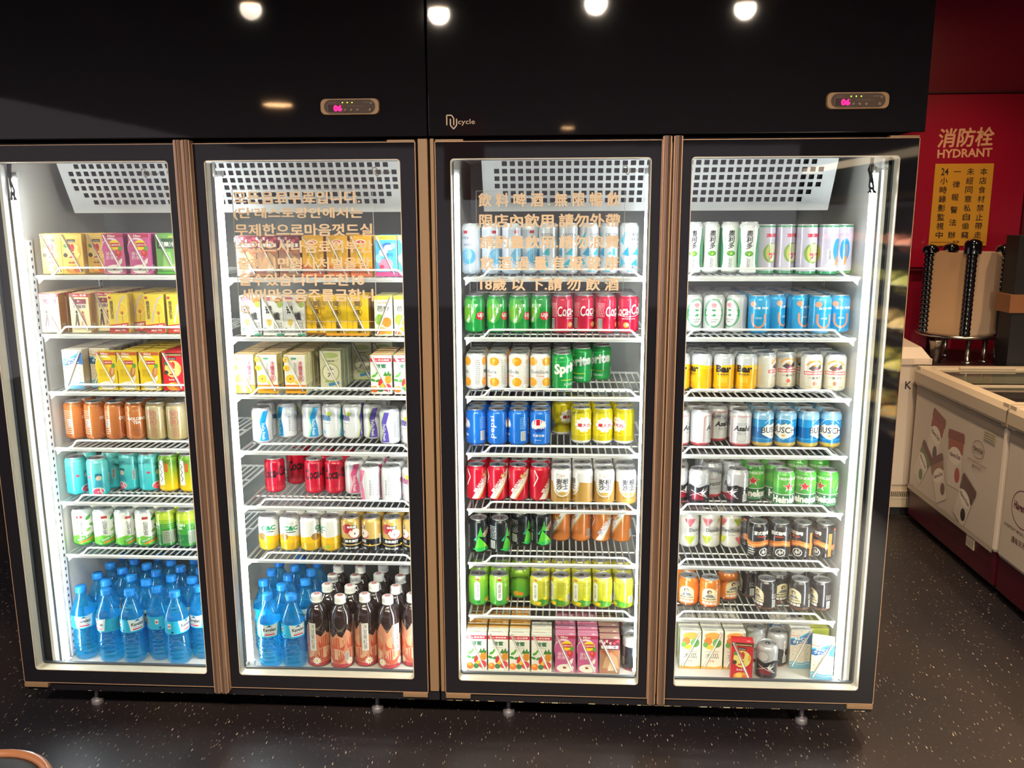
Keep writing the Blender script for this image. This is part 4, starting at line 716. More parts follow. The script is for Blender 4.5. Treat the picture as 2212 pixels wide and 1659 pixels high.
can('limegold', [(0, '#e8b80c')] + [(10 + i * 9, mixhex('#efc40a', '#6f9c2c', i / 10)) for i in range(11)], [('p', [(-34, 22), (-14, 24), (-16, 104), (-30, 104)], W_), ('l', [(-28, 92), (-20, 84), (-28, 76), (-20, 66), (-28, 54), (-20, 46), (-26, 34)], 2.4, K_), ('r', -12, 66, -4, 96, '#c8502c'), ('m', 22, 28, 40, 98, '#a8a02c', 10), ('o', 34, 28, 14, 14, 1, '#f4da4a')], 'yellow-green tea can with white panel', 'tea_can', TEA)
can('jelly', [(0, '#4fae3a'), (16, '#8cc650'), (30, '#eef0ea')], [('p', [(-104, 30), (-70, 36), (-40, 28), (-10, 38), (20, 30), (60, 38), (104, 30), (104, 10), (-104, 10)], '#6fba40')] + leaf(22, 92, 10, 40, '#3f9a3c') + leaf(32, 66, 9, -20, '#6fb04a') + leaf(20, 52, 8, 30, '#8abf5a') + leaf(40, 98, 6, 70, '#3f9a3c') + leaf(46, 48, 7, 70, '#6fb04a') + [('t', '仙\n草\n蜜', -2, 62, 13, 46, '#3c3a38', 0, .01), ('r', -10, 92, 6, 100, '#b04038'), ('p', [(-18, 12), (34, 30), (34, 40), (-18, 22)], '#3c9a38'), ('t', 'GRASS JELLY', 8, 26, 46, 7, W_, 19, .03), ('p', [(-8, 8), (32, 20), (32, 27), (-8, 14)], '#e0843a'), ('m', -62, 44, -34, 100, '#b8bcb4', 9), ('b', -50, 26, -36, 42)], 'white grass-jelly can with green leaves', 'tea_can', TEA)
can('greentea', [(0, '#2f7a2c'), (16, '#1f6a34'), (50, '#3a8a34'), (90, '#8ab42c'), (104, '#b8cc3a')], [('t', 'GREEN\nTEA', -40, 70, 38, 20, '#dfeccf', 0, .04), ('r', -14, 14, 26, 56, '#9a9c8c'), ('m', -12, 16, 24, 54, '#3c5a34', 7), ('o', -44, 34, 16, 12, 1, '#7ab04a', 180, 360), ('m', -14, 64, 26, 84, '#7aa850', 3)], 'dark green tea can', 'tea_can', TEA)
def yogo(k, c, c2, desc):
    can(k, [(0, '#e9e9ec')], [('p', [(-14, 8), (12, 8), (10, 40), (4, 70), (14, 110), (0, 110), (-12, 74), (-6, 40)], c), ('p', [(-20, 8), (-14, 8), (-6, 40), (-12, 74), (0, 110), (-4, 110), (-16, 74), (-10, 40)], c2), ('t', 'YoGo Fresh', -2, 42, 58, 9, W_, -90, .02), ('t', '健酪', -58, 74, 38, 20, mixhex(c, '#202040', .3), 0, .04), ('e', -58, 96, 7, 7, '#d8b8a8'), ('e', -44, 88, 8, 8, '#c8d850'), ('e', -64, 24, 7, 6, mixhex(c, '#ffffff', .3)), ('m', -76, 54, -40, 58, '#8a8aa0', 1), ('m', 34, 22, 68, 100, '#a8a8ae', 14), ('m', 26, 26, 32, 80, '#7a7a80', 9), ('t', '健酪', 94, 74, 34, 18, mixhex(c, '#202040', .3), 0, .04)], desc)
yogo('yogo_blue', '#1490cc', '#9ad8b0', 'white yogurt drink can with blue ribbon'); yogo('yogo_purple', '#5a48a8', '#c4d87a', 'white yogurt drink can with purple ribbon'); yogo('yogo_pink', '#d85a8c', '#f0b8c8', 'white yogurt drink can with pink ribbon')
can('cc', [(0, '#dfb41c'), (38, '#e6c23a'), (46, '#e9e8e4')], [('p', [(-104, 40), (-60, 50), (-20, 58), (20, 50), (60, 56), (104, 44), (104, 30), (-104, 30)], '#e8b91e'), ('e', -24, 52, 12, 12, '#8a6a3a'), ('e', -24, 52, 9, 9, '#a8803e'), ('t', 'C&C', -4, 82, 42, 17, '#1f8a5c', 0, .05), ('r', -18, 66, 10, 70, '#5a6a60'), ('t', 'Chia Beverly', -4, 98, 26, 4, '#8a8a80'), ('e', 22, 18, 8, 7, '#a8b82c'), ('m', 56, 52, 84, 100, '#78a890', 8), ('m', 56, 14, 84, 44, '#a89c20', 5)], 'white and yellow lemon soda can')
can('apple', [(0, '#17181c'), (26, '#bf9f5c'), (30, '#17181c'), (52, '#c9a65c')], [('e', -12, 84, 16, 17, '#b02834'), ('e', 10, 66, 19, 17, '#efe2d6'), ('o', 10, 66, 19, 17, 3, '#b03a5a', 180, 380), ('e', 10, 66, 3, 4, '#6a3a2c'), ('r', -16, 84, 16, 96, '#1f3a2c'), ('t', '蘋果園', 0, 90, 24, 8, W_, 0, .03), ('t', '蘋果蘇打', 0, 40, 40, 10, W_, 0, .04), ('p', [(26, 24), (36, 24), (31, 34)], '#e0b03a'), ('t', '果汁<10%', 0, 15, 40, 8, W_, 0, .03), ('b', 60, 30, 74, 62), ('e', 88, 72, 13, 15, '#c02838'), ('r', 56, 66, 78, 96, '#a88848')], 'black and gold apple soda can')

# cartons: (w, d, h, front colour, side colour, top colour, art, description); front art origin = bottom centre
BOX = {}
def cart(k, fc, sc_, tc, art, desc, size=(66, 40, 128), straw=1): BOX[k] = (size, fc, sc_, tc, art, desc, straw)
def teshang(k, c, c2, circ, desc, fr):
    cart(k, c, mixhex(c, '#805020', .25), c, [('r', -33, 114, 33, 126, '#5a2a1c' if c2 else c), ('m', -28, 117, 28, 123, '#f0d890', 1), ('r', -14, 102, 12, 110, '#3a2a20'), ('m', -11, 104, 9, 108, W_, 1), ('e', 0, 72, 27, 29, circ), ('o', 0, 72, 27, 29, 1, '#a87838'), ('t', '特\n上', -2, 74, 21, 46, '#c8202c', 0, .06), ('e', -22, 60, 7, 7, '#4a3a28'), ('e', 22, 76, 5, 10, '#e8b04a'), ('t', fr, 0, 36, 30, 6, W_ if c2 else '#a03020', 0, .03), ('e', 0, 14, 24, 14, '#e89a3c'), ('e', -8, 18, 10, 8, '#f4c45a'), ('e', 12, 12, 10, 8, '#d86a2c'), ('p', [(-24, 96), (-12, 90), (-18, 82), (-27, 88)], '#4a8a34')], desc)
teshang('teshang_yellow', '#e8c25c', 0, '#f0d684', 'pale yellow lemon tea carton', '檸檬茶'); teshang('teshang_red', '#c81c28', 1, '#f0dc7a', 'red black-tea carton', 'BLACK TEA')
def lipton(k, c, desc, s):
    cart(k, c, mixhex(c, '#6a1a3a', .3), mixhex(c, '#ffffff', .35), [('r', -33, 116, 33, 127, mixhex(c, '#a01020', .6)), ('t', '50cc', -4, 121, 24, 7, W_, 0, .03), ('e', -6, 82, 30, 34, mixhex(c, '#ffffff', .75)), ('e', -10, 78, 26, 32, c), ('e', 4, 92, 18, 16, '#f2d21c'), ('r', -10, 86, 19, 99, '#c0202c'), ('t', 'Lipton', 4.5, 92.5, 25, 8, W_, 0, .02, .1)] + ([('e', 16, 66, 9, 13, '#c8382c'), ('e', 14, 69, 4, 6, '#e86a4a')] if c != '#eccb1a' else [('e', 16, 62, 8, 18, '#c87a4a', -12), ('e', 18, 64, 4, 14, '#e0a878', -12)]) + [('e', 22, 82, 6, 8, '#5a9a3c'), ('t', s, -12, 58, 26, 24, mixhex(c, '#ffffff', .85) if c != '#eccb1a' else '#c89a14', 0, .01), ('e', 0, 16, 28, 14, '#f2ece2'), ('e', -2, 18, 6, 4, '#8a2c2a'), ('p', [(-2, 20), (16, 44), (26, 52), (24, 36), (8, 18)], '#f0e4d8'), ('m', -28, 2, 28, 5, W_, 1)], desc)
lipton('lipton_pink', '#c85a8e', 'pink strawberry milk tea carton', '草莓\n奶茶'); lipton('lipton_yellow', '#eccb1a', 'yellow milk tea carton with round badge', '原味\n奶茶')
cart('guava_green', '#5f8c44', '#4c9434', '#7aa84c', [('r', -28, 80, 30, 112, '#2f4a30'), ('t', '芭樂汁', 2, 94, 48, 16, '#e8ecdc', 0, .02), ('m', 10, 116, 30, 124, '#d8c84a', 1), ('p', [(-16, 10), (-8, 70), (12, 70), (20, 10)], '#87ac5e'), ('e', 20, 20, 12, 12, '#8fb84a'), ('r', -33, 0, 33, 8, '#4aa030')], 'green guava juice carton')
cart('assam', '#f0dfae', '#b98a4c', '#e8d8a0', [('r', -33, 116, 33, 128, '#c0283c'), ('t', '500cc 奶茶', 0, 122, 54, 8, W_, 0, .03), ('r', -22, 80, 24, 110, '#8e3a44'), ('r', -22, 78, 24, 94, '#e8dcd0'), ('t', '阿薩姆', 1, 86, 40, 12, '#5a2a30', 0, .02), ('t', '統一', 0, 103, 12, 7, W_), ('p', [(-20, 20), (-14, 62), (-8, 62), (-4, 20), (-10, 20), (-12, 40), (-16, 20)], '#5a4a48'), ('e', -11, 68, 4, 5, '#2c2424'), ('p', [(2, 22), (6, 60), (14, 60), (20, 22), (12, 22), (10, 40), (6, 22)], '#c88a84'), ('e', 10, 66, 4, 5, '#a85040'), ('m', 4, 16, 30, 22, '#c86a4a', 2)], 'cream milk tea carton with walking couple', (62, 40, 128))
cart('honey', '#e6c832', '#c8a61c', '#e2c43a', [('p', [(-33, 26), (33, 34), (33, 0), (-33, 0)], '#c03a24'), ('e', 14, 78, 18, 22, '#f0c420'), ('o', 14, 78, 18, 22, 2, '#f8e07a'), ('l', [(28, 122), (12, 108), (-2, 66), (-10, 34)], 5, '#c8b8c0'), ('e', 14, 66, 5, 6, '#b8701c'), ('l', [(14, 62), (14, 34)], 1.6, '#a8601c'), ('t', '蜂\n蜜\n奶\n茶', -20, 76, 12, 62, '#4a3a18', 0, .02), ('t', 'HONEY', 6, 22, 44, 9, W_, 5, .05), ('t', 'MILK TEA', 4, 9, 36, 6, W_, 3, .03), ('r', -30, 112, -20, 120, '#b03a2c')], 'yellow honey milk tea carton', (62, 40, 126), 0)
cart('calpis', '#d8cdbc', '#c4c0b8', '#e4e0d8', [('p', [(-33, 78), (-20, 76), (0, 84), (33, 80), (33, 118), (22, 120), (8, 112), (-8, 102), (-33, 100)], '#1f5a94'), ('p', [(-33, 100), (-8, 102), (8, 112), (22, 120), (12, 108), (-6, 96), (-33, 96)], '#3fa4d0'), ('l', [(-33, 110), (-16, 106), (-4, 110)], 1.5, '#d0404c'), ('t', 'カルピス\nウォーター', -2, 92, 46, 21, W_, 0, .07), ('e', -18, 62, 7, 6, '#e2d6cc'), ('o', -18, 62, 7, 6, .8, '#c07a7c')] + [('e', x, y, 1.3, 1.3, '#4a5a70') for x, y in ((-24, 46), (-8, 54), (10, 60), (22, 48), (6, 40), (-12, 34), (20, 30), (-26, 118), (0, 122), (22, 70), (-2, 70))] + [('p', [(-33, 0), (33, 0), (33, 22), (20, 25), (6, 18), (-10, 20), (-24, 26), (-33, 22)], '#6fa8c4'), ('l', [(-33, 24), (-22, 27), (-6, 21), (10, 20), (24, 26), (33, 23)], 1.5, '#e8f0f2'), ('l', [(-33, 16), (-22, 18), (-6, 13), (10, 12), (24, 18), (33, 15)], 1.2, '#e8f0f2')], 'white and blue dotted yogurt carton', (66, 42, 132), -1)
cart('winetea', '#a07458', '#7a4a44', '#b08a80', [('r', -33, 88, 33, 128, '#6a2230')] + [('e', (i * 17) % 62 - 31, 112 + (i * 7) % 14, 5, 5, ('#8a2038', '#b8485a', '#e0c8c4')[i % 3]) for i in range(12)] + [('t', '葡格蘭紅茶', 0, 98, 58, 13, W_, 0, .05), ('p', [(-24, 20), (-14, 60), (4, 80), (24, 60), (30, 20)], '#c89a72'), ('p', [(-6, 12), (2, 46), (16, 30), (14, 12)], '#e8cfae'), ('p', [(-30, 84), (-10, 70), (8, 84)], '#b0522c'), ('e', -18, 12, 9, 7, '#b06a5a'), ('e', 20, 76, 9, 6, '#c0704a')], 'brown black-tea carton topped with berries')
cart('orange_yellow', '#e8a818', '#e09a14', '#e8b42c', [('e', 0, 108, 16, 8, '#f4e8d8'), ('e', 0, 108, 12, 5, '#c83c3a'), ('p', [(-33, 0), (33, 0), (33, 30), (10, 20), (-33, 40)], '#d8642c'), ('r', -14, 40, 14, 92, '#f2c418'), ('m', -8, 44, 8, 88, '#a85a14', 7)] + [('l', [(x, 2), (x + 14, 30)], 1.5, '#f0a070') for x in range(-30, 20, 8)], 'amber drink carton with oval badge')
cart('yogurt', '#4ab4dc', '#e8e4e8', '#f0e0a0', [('r', -33, 114, 33, 128, '#f0d84a'), ('t', '優酪', -8, 120, 26, 8, '#d88a2c'), ('e', 6, 92, 20, 14, '#2a6ab0'), ('e', 8, 90, 14, 9, '#e8f0f8'), ('e', -8, 74, 14, 12, '#e8f4fa'), ('t', '優格', 10, 68, 26, 14, '#2a72b8', 0, .02), ('e', -2, 40, 22, 16, '#e88aa8'), ('e', -14, 30, 7, 7, '#d03a5c'), ('e', 14, 22, 7, 7, '#d03a5c'), ('r', -33, 0, 33, 14, '#e04a84'), ('e', 22, 96, 8, 10, '#8fd4f0'), ('e', -24, 56, 9, 14, '#9adaf2')], 'sky blue and pink yogurt carton')
cart('slim_white', '#e4e2dc', '#cfccc4', '#e8e6e0', [('e', 20, 112, 12, 10, '#c07a2c'), ('e', 24, 100, 9, 10, '#a8b84a'), ('e', -14, 118, 14, 6, '#b86a84'), ('t', '逆', -12, 84, 22, 26, '#2a2826', 6, .05), ('t', '纖', 12, 62, 20, 26, '#3a3836', 6, .03), ('p', [(-20, 52), (-4, 52), (-6, 36), (-12, 30), (-18, 36)], '#d8b84a'), ('l', [(-12, 30), (-12, 12)], 1.2, '#a8a498'), ('l', [(-18, 12), (-6, 12)], 1.2, '#a8a498'), ('m', 2, 12, 30, 44, '#6a6866', 6), ('e', -26, 20, 5, 5, '#3a5a34'), ('r', 10, 0, 33, 6, '#3f9a7c')], 'white drink carton with brush lettering')
cart('kaixi', '#f0c40c', '#e6b010', '#f0cc3c', [('o', 0, 102, 14, 14, 1.4, '#5a3a14'), ('t', '開', 0, 102, 17, 17, '#5a3a14', 0, .02), ('o', 0, 76, 14, 14, 1.4, '#5a3a14'), ('t', '喜', 0, 76, 17, 17, '#5a3a14', 0, .02), ('t', '烏\n龍\n茶', 4, 30, 13, 44, '#4a3414', 0, .04), ('m', -18, 16, -14, 50, '#a8501c', 9), ('r', -33, 0, 33, 8, '#e09a2c')], 'bright yellow oolong tea carton with rings')
cart('guava_white', '#e8e2d0', '#d8d4b8', '#d8cc4a', [('r', -33, 116, 33, 128, '#d8c834'), ('t', '100% 芭樂汁', 0, 106, 40, 7, '#c86a4a'), ('t', '芭樂', 0, 88, 44, 18, '#4a463e', 0, .02), ('e', -14, 52, 16, 18, '#8fae3c'), ('e', 12, 44, 17, 16, '#e0822c'), ('e', -6, 16, 20, 12, '#e8a03c'), ('e', 18, 14, 14, 10, '#e8b84c'), ('e', -22, 10, 8, 6, '#d86a3c')], 'white fruit juice carton with green guava', (56, 40, 128), -1)
def flower(cx, cy, r): return [('e', cx + r * .62 * math.cos(a), cy + r * .62 * math.sin(a), r * .42, r * .42, '#eec02c') for a in [i * PI / 4 for i in range(8)]] + [('e', cx, cy, r * .7, r * .7, '#f0c838'), ('e', cx, cy, r * .22, r * .22, '#8a5420')]
cart('chrys', '#e9e4dc', '#efe4a8', '#e2ae2c', [('r', -33, 0, 33, 24, '#e2a018'), ('r', -33, 24, 33, 28, '#d06024')] + flower(-16, 48, 14) + flower(8, 38, 9) + flower(-27, 84, 10) + flower(-27, 112, 10) + [('t', '冰\n釀\n菊', 18, 84, 13, 48, '#b84a5c', 0, .02), ('o', 18, 50, 10, 11, 1, '#c04a54'), ('t', '花', 18, 50, 13, 14, '#b03a48', 0, .02), ('r', -10, 112, 6, 118, '#4a9a78'), ('m', -2, 62, 6, 104, '#8a8480', 8)] + [('e', x, y, 1, 1, '#c8821c') for x in range(-30, 32, 7) for y in (5, 11, 17)], 'white and orange flower tea carton', (66, 44, 128))
cart('sixteen', '#c9c4a8', '#a8b08c', '#b8b890', [('o', 0, 56, 27, 30, 2.5, '#8a9a54'), ('e', 0, 56, 23, 26, '#dcd6c2'), ('t', '十\n六', 0, 58, 20, 34, '#2c2a28', 0, .04), ('e', 0, 112, 26, 9, '#9aa868'), ('m', -14, 92, 14, 100, '#4a4a3a', 1), ('r', -8, 14, 26, 24, '#3a7ab0', 12), ('r', -18, 24, 12, 30, '#8fa45c'), ('r', -33, 0, 33, 8, '#c4cc94'), ('o', 0, 106, 28, 16, 1.5, '#9aa868', 200, 340)], 'sage grain tea carton with round wreath', (68, 44, 132))
cart('pome', '#ece6dc', '#e4ded4', '#f0b83c', [('r', -33, 106, 33, 118, '#c8283c'), ('t', '50cc 綜合蔬果', 0, 112, 54, 6, W_, 0, .02), ('t', '波蜜', 0, 92, 34, 15, '#2f6a4a', 0, .05), ('m', -18, 78, 18, 81, '#8a8a80', 1), ('p', [(6, 60), (14, 76), (18, 66), (24, 78), (28, 66), (33, 70), (30, 56)], '#3c7a34'), ('e', 22, 48, 11, 13, '#e0952c')] + [('e', 16 + 5 * (i % 3), 40 + 7 * (i // 3), 1.6, 1.6, '#b86a1c') for i in range(9)] + leaf(-22, 60, 8, 30) + leaf(-14, 68, 6, 70) + leaf(-26, 46, 8, -20, '#3f8a3a') + leaf(-10, 44, 8, 20, '#3f8a3a') + [('e', -2, 40, 6, 14, '#cc2c28', -20), ('e', 18, 22, 14, 13, '#d03a3c'), ('e', -22, 16, 12, 11, '#e8782c'), ('e', -24, 20, 6, 5, '#f2b03c'), ('e', -2, 16, 9, 9, '#3c7a44'), ('e', 4, 28, 7, 6, '#f0b42c')], 'cream vegetable juice carton with fruit heap')
cart('papaya', '#ece4d0', '#a8b878', '#ece8e0', [('e', 0, 112, 26, 12, '#e8a04a'), ('e', -14, 94, 13, 13, '#dd7a3a'), ('e', 14, 88, 14, 15, '#5f9a4c'), ('e', -6, 74, 16, 8, '#e8c23c'), ('e', -22, 82, 8, 9, '#6aa04c'), ('t', '木瓜', 0, 44, 44, 18, '#4a4a44', 0, .01), ('m', -24, 58, 24, 62, '#8a8678', 1), ('t', '牛乳', 0, 26, 16, 7, '#d05a5c'), ('p', [(-33, 0), (33, 0), (33, 12), (10, 6), (-33, 10)], '#e2a44a')], 'cream papaya juice carton with melons', (66, 42, 128), -1)
cart('limebox', '#c4cc3a', '#b8c034', '#c8cc4a', [('e', 0, 60, 22, 24, '#8fa82c'), ('t', '檸檬', 0, 92, 34, 15, '#f4f4e0', 0, .03)], 'lime yellow drink carton')
BOX['pome_orange'] = BOX['pome'][:3] + ('#efa42c',) + BOX['pome'][4:5] + ('cream vegetable juice carton with orange top',) + BOX['pome'][6:]
BOX['pome_tall'] = ((66, 40, 140),) + BOX['pome'][1:3] + ('#ece8e0',) + BOX['pome'][4:5] + ('cream vegetable juice carton with white top',) + BOX['pome'][6:]
for _k in ('papaya', 'calpis', 'teshang_red'): BOX[_k + '_low'] = (tuple(a * b for a, b in zip(BOX[_k][0], (1.03, 1.03, 1.08))),) + BOX[_k][1:]
BOX['lipton_tall'] = ((66, 40, 138),) + BOX['lipton_pink'][1:]
# ------------------------------------------------------------------ prototypes of drinks
LID = {}
def lid_geo(bm, R, H, mi_l=0, mi_t=0, tab_only=None):
    if tab_only is not True:
        lathe(bm, [(R - 6.6, H - 3.2), (R - 5.9, H - 1), (R - 6, H), (R - 6.9, H), (R - 7.6, H - 4.6), (R - 10, H - 4.6), (R - 10.5, H - 3.6), (0, H - 3.6)], 28, mi=mi_l)
    if tab_only is not False:
        z = H - 3.; n = 12; o = [(8 * math.cos(2 * PI * i / n), -2 + 11 * math.sin(2 * PI * i / n)) for i in range(n)]; q = [(3.6 * math.cos(2 * PI * i / n), 2.5 + 4 * math.sin(2 * PI * i / n)) for i in range(n)]
        V = [[bm.verts.new((x, y, zz)) for x, y in pts] for pts, zz in ((o, z - .4), (o, z + .6), (q, z + .6), (q, z - .4))]
        for i in range(n):
            j = (i + 1) % n
            for a, b in ((0, 1), (1, 2), (2, 3)): bm.faces.new((V[a][i], V[a][j], V[b][j], V[b][i])).material_index = mi_t
def can_body(bm, R, H, bands, name, tall):
    zs = sorted({b[0] for b in bands[1:]})
    low = [(0, 4), (R - 11, 4), (R - 8.5, 0), (R - 7, .6), (R - 1.6, 6), (R, 9.5)]
    if tall: low = [(0, 2), (R - 1.5, 2), (R - 1, 0), (R + .4, 0), (R + .4, 2), (R, 3)]
    hi = [(R, H - 17), (R - .6, H - 13.5), (R - 3.4, H - 7.5), (R - 6.4, H - 4), (R - 6.6, H - 3.2)] if not tall else [(R, H - 4), (R - 1.6, H - 3), (R - 1.6, H - 2)]
    mid = [(R, z) for z in zs if low[-1][1] < z < hi[0][1]]
    ribs = []
    if name in ('tea_can', 'coffee_can') and not tall:
        for i in range(4): z = H - 33 + i * 4.; ribs += [(R, z), (R - .9, z + 1.3), (R, z + 2.6)]
        mid = [m for m in mid if m[1] < H - 34]
        hi = [(R, H - 16), (R - 1.2, H - 12)] + hi[2:]
    lathe(bm, low + mid + ribs + hi, 28)
CANP = {}
def can_proto(k):
    if k in CANP: return CANP[k]
    bands, art, desc, name, (R, H), bodym = CAN[k]; tall = k == 'asparagus'
    def colour(c, n):
        z = c.z * 1000; col = bands[0][1]
        for b in bands:
            if z >= b[0]: col = b[1]
        if tall and z > H - 4: col = '#c8c8cc'
        return col
    bm = B(); can_body(bm, R, H, bands, name, tall); bmesh.ops.scale(bm, vec=(.001,) * 3, verts=bm.verts)
    body = mesh(bm, k); body.materials.append(M_(bodym)); paint(body, colour)
    bm = B(); can_body(bm, R, H, bands, name, tall); nb = len(bm.faces); Rl = R + (5 if tall else 0); Hl = H + (.5 if tall else 0)
    lid_geo(bm, Rl, Hl, 1, 1)
    bmesh.ops.scale(bm, vec=(.001,) * 3, verts=bm.verts); joined = mesh(bm, k + ' whole'); joined.materials.append(M_(bodym)); joined.materials.append(M_('lid_metal')); paint(joined, colour)
    if (Rl, Hl) not in LID:
        bm = B(); lid_geo(bm, Rl, Hl, tab_only=False); bmesh.ops.scale(bm, vec=(.001,) * 3, verts=bm.verts); a = mesh(bm, 'lid'); a.materials.append(M_('lid_metal'))
        bm = B(); lid_geo(bm, Rl, Hl, tab_only=True); bmesh.ops.scale(bm, vec=(.001,) * 3, verts=bm.verts); b = mesh(bm, 'tab'); b.materials.append(M_('aluminium'))
        LID[(Rl, Hl)] = (a, b)
    sc_ = 1. if H > 150 else H / 120.
    if k == 'asparagus': sc_ = 157 / 168
    am = art_mesh(art, (lambda f, s: lambda u, v, L: f(wide(u), v * s, L))(cyl_map(R / 1000), sc_), 'ink_can', cyl=5., name=k + ' print')
    CANP[k] = (body, joined, LID[(Rl, Hl)], am, desc, name, R / 1000, H / 1000); return CANP[k]
BOXP = {}
def box_proto(k):
    if k in BOXP: return BOXP[k]
    (w_, d_, h_), fc, sc_, tc, art, desc, straw = BOX[k]; w, d, h = w_ * 1.09, d_ * 1.05, h_ * 1.05
    bm = B(); box(bm, -w / 2, -d / 2, 0, w / 2, d / 2, h, bev=1.2)
    box(bm, -w / 2 + 2, -.6, h - .2, w / 2 - 2, 2.4, h + 1.2)
    bmesh.ops.scale(bm, vec=(.001,) * 3, verts=bm.verts); me = mesh(bm, k); me.materials.append(M_('ink_paper'))
    paint(me, lambda c, n: tc if n.z > .7 else sc_ if abs(n.x) > .7 else fc)
    side = [('m', -d / 2 + 5, 40, d / 2 - 6, 104, mixhex(sc_, '#402020', .22), 12), ('b', -d / 2 + 8, 10, d / 2 - 12, 30)]
    top = [('m', -w / 2 + 10, -16, w / 2 - 16, -8, mixhex(tc, '#403030', .5), 2), ('r', w / 2 - 22, -15, w / 2 - 10, -8, mixhex(tc, '#ffffff', .7))]
    fx, fz = w / 66 * .001, h / 128 * .001
    maps = [(side, lambda u, v, L: (w / 2000 + .0002 + L * .00004, u * .001, v * .001)), (side, lambda u, v, L: (-w / 2000 - .0002 - L * .00004, -u * .001, v * .001)), (top, lambda u, v, L: (u * .001, v * .001, h / 1000 + .0002 + L * .00004))]
    am = art_mesh(art, lambda u, v, L: (u * fx, -d / 2000 - .0002 - L * .00004, v * fz), 'ink_paper', name=k + ' print', more=maps)
    sm = None
    if straw:
        bm = B(); s = straw; y = -d / 2 - 2.6
        rod(bm, [(-s * w * .44, y, h * .97), (s * w * .36, y, h * .06)], 1.9, 8)
        vs = [bm.verts.new(p) for p in ((-s * w * .5, y + 1.2, h * .985), (-s * w * .34, y + 1.2, h * .99), (s * w * .44, y + 1.2, h * .05), (s * w * .3, y + 1.2, h * .03))]
        bm.faces.new(vs if s > 0 else vs[::-1]).material_index = 1
        bmesh.ops.scale(bm, vec=(.001,) * 3, verts=bm.verts); sm = mesh(bm, 'straw'); sm.materials.append(M_('straw_white')); sm.materials.append(M_('straw_film'))
    BOXP[k] = (me, am, sm, desc, w / 1000, d / 1000, h / 1000); return BOXP[k]

def shelfname(n): return {1: 'top shelf', 8: 'cabinet floor'}.get(n, ORD[n - 1] + ' shelf')
def label_for(desc, col, row, n, door):
    pos = '%s in %s row' % (ORD[col], 'front' if row == 0 else ORD[row])
    words = desc.split()
    return ' '.join(words) + ', ' + pos + ', ' + shelfname(n) + ', ' + DOORN[door]
def put_can(k, x, y, z, rot, label, group, full):
    body, joined, (lid, tab), am, desc, name, R, H = can_proto(k)
    o = obj(name, body if full else joined); o.location = (x, y, z); o.rotation_euler.z = rot
    if full:
        l = obj('lid', lid, parent=o); t = obj('pull_tab', tab, parent=l); l.rotation_euler.z = random.uniform(0, 6.28)
    if full or am: obj('label_print', am, parent=o)
    return tag(o, label, 'drink can', group)
def put_box(k, x, y, z, rot, label, group, front):
    me, am, sm, desc, w, d, h = box_proto(k); o = obj('juice_carton', me); o.location = (x, y, z); o.rotation_euler.z = rot
    obj('label_print', am, parent=o)
    if front and sm: obj('straw', sm, parent=o)
    return tag(o, label, 'drink carton', group)

# bottles
def water_bottle_protos():
    R = 36; prof = [(0, 5), (16, 3), (24, 0), (30, 2), (34, 10), (R, 20)]
    for i in range(5): z = 24 + i * 13; prof += [(R, z), (R - 2.6, z + 5), (R - 1, z + 9)]
    prof += [(R - 3.5, 92), (R - 2, 100), (R, 108), (R, 152), (R - .6, 160), (R - 5, 172), (R - 13, 190), (R - 20, 203), (14.5, 207), (14.5, 216), (15.5, 217), (15.5, 219), (13, 219), (13, 226)]
    bm = B(); lathe(bm, prof, 26); bmesh.ops.scale(bm, vec=(.00117,) * 3, verts=bm.verts); b = mesh(bm, 'water bottle'); b.materials.append(M_('water_blue'))
    bm = B(); rings = lathe(bm, [(15.2, 217), (16.8, 218), (16.8, 222), (16.2, 223), (16.2, 234), (15, 236.5), (0, 237)], 26); bmesh.ops.scale(bm, vec=(.00117,) * 3, verts=bm.verts); c = mesh(bm, 'cap'); c.materials.append(M_('cap_blue'))
    ops = [('r', -111, 108, 111, 150, '#2bb4e2'), ('p', [(-22, 112), (22, 112), (28, 152), (0, 146), (-28, 150)], '#dfe8ec'), ('p', [(-10, 141), (0, 147), (10, 141), (4, 142)], '#1c3c64'), ('t', 'Kavalan', 0, 133, 38, 11, '#23262e', 0, .03), ('m', -12, 122, 12, 126, '#6a7886', 1), ('r', -15, 115, 15, 119, '#cc2c48'), ('m', 44, 114, 70, 146, '#1a86b4', 7), ('r', -60, 126, -50, 142, '#e8e4e2'), ('r', -58, 130, -52, 136, '#c83c3c'), ('e', -46, 114, 4, 3, '#15407c'), ('b', -96, 118, -82, 144)]
    a = art_mesh(ops, (lambda f: lambda u, v, L: tuple(1.17 * q for q in f(u, v, L)))(cyl_map(R / 1000, .0004)), 'ink_can', cyl=6., name='bottle print')
    return b, c, a
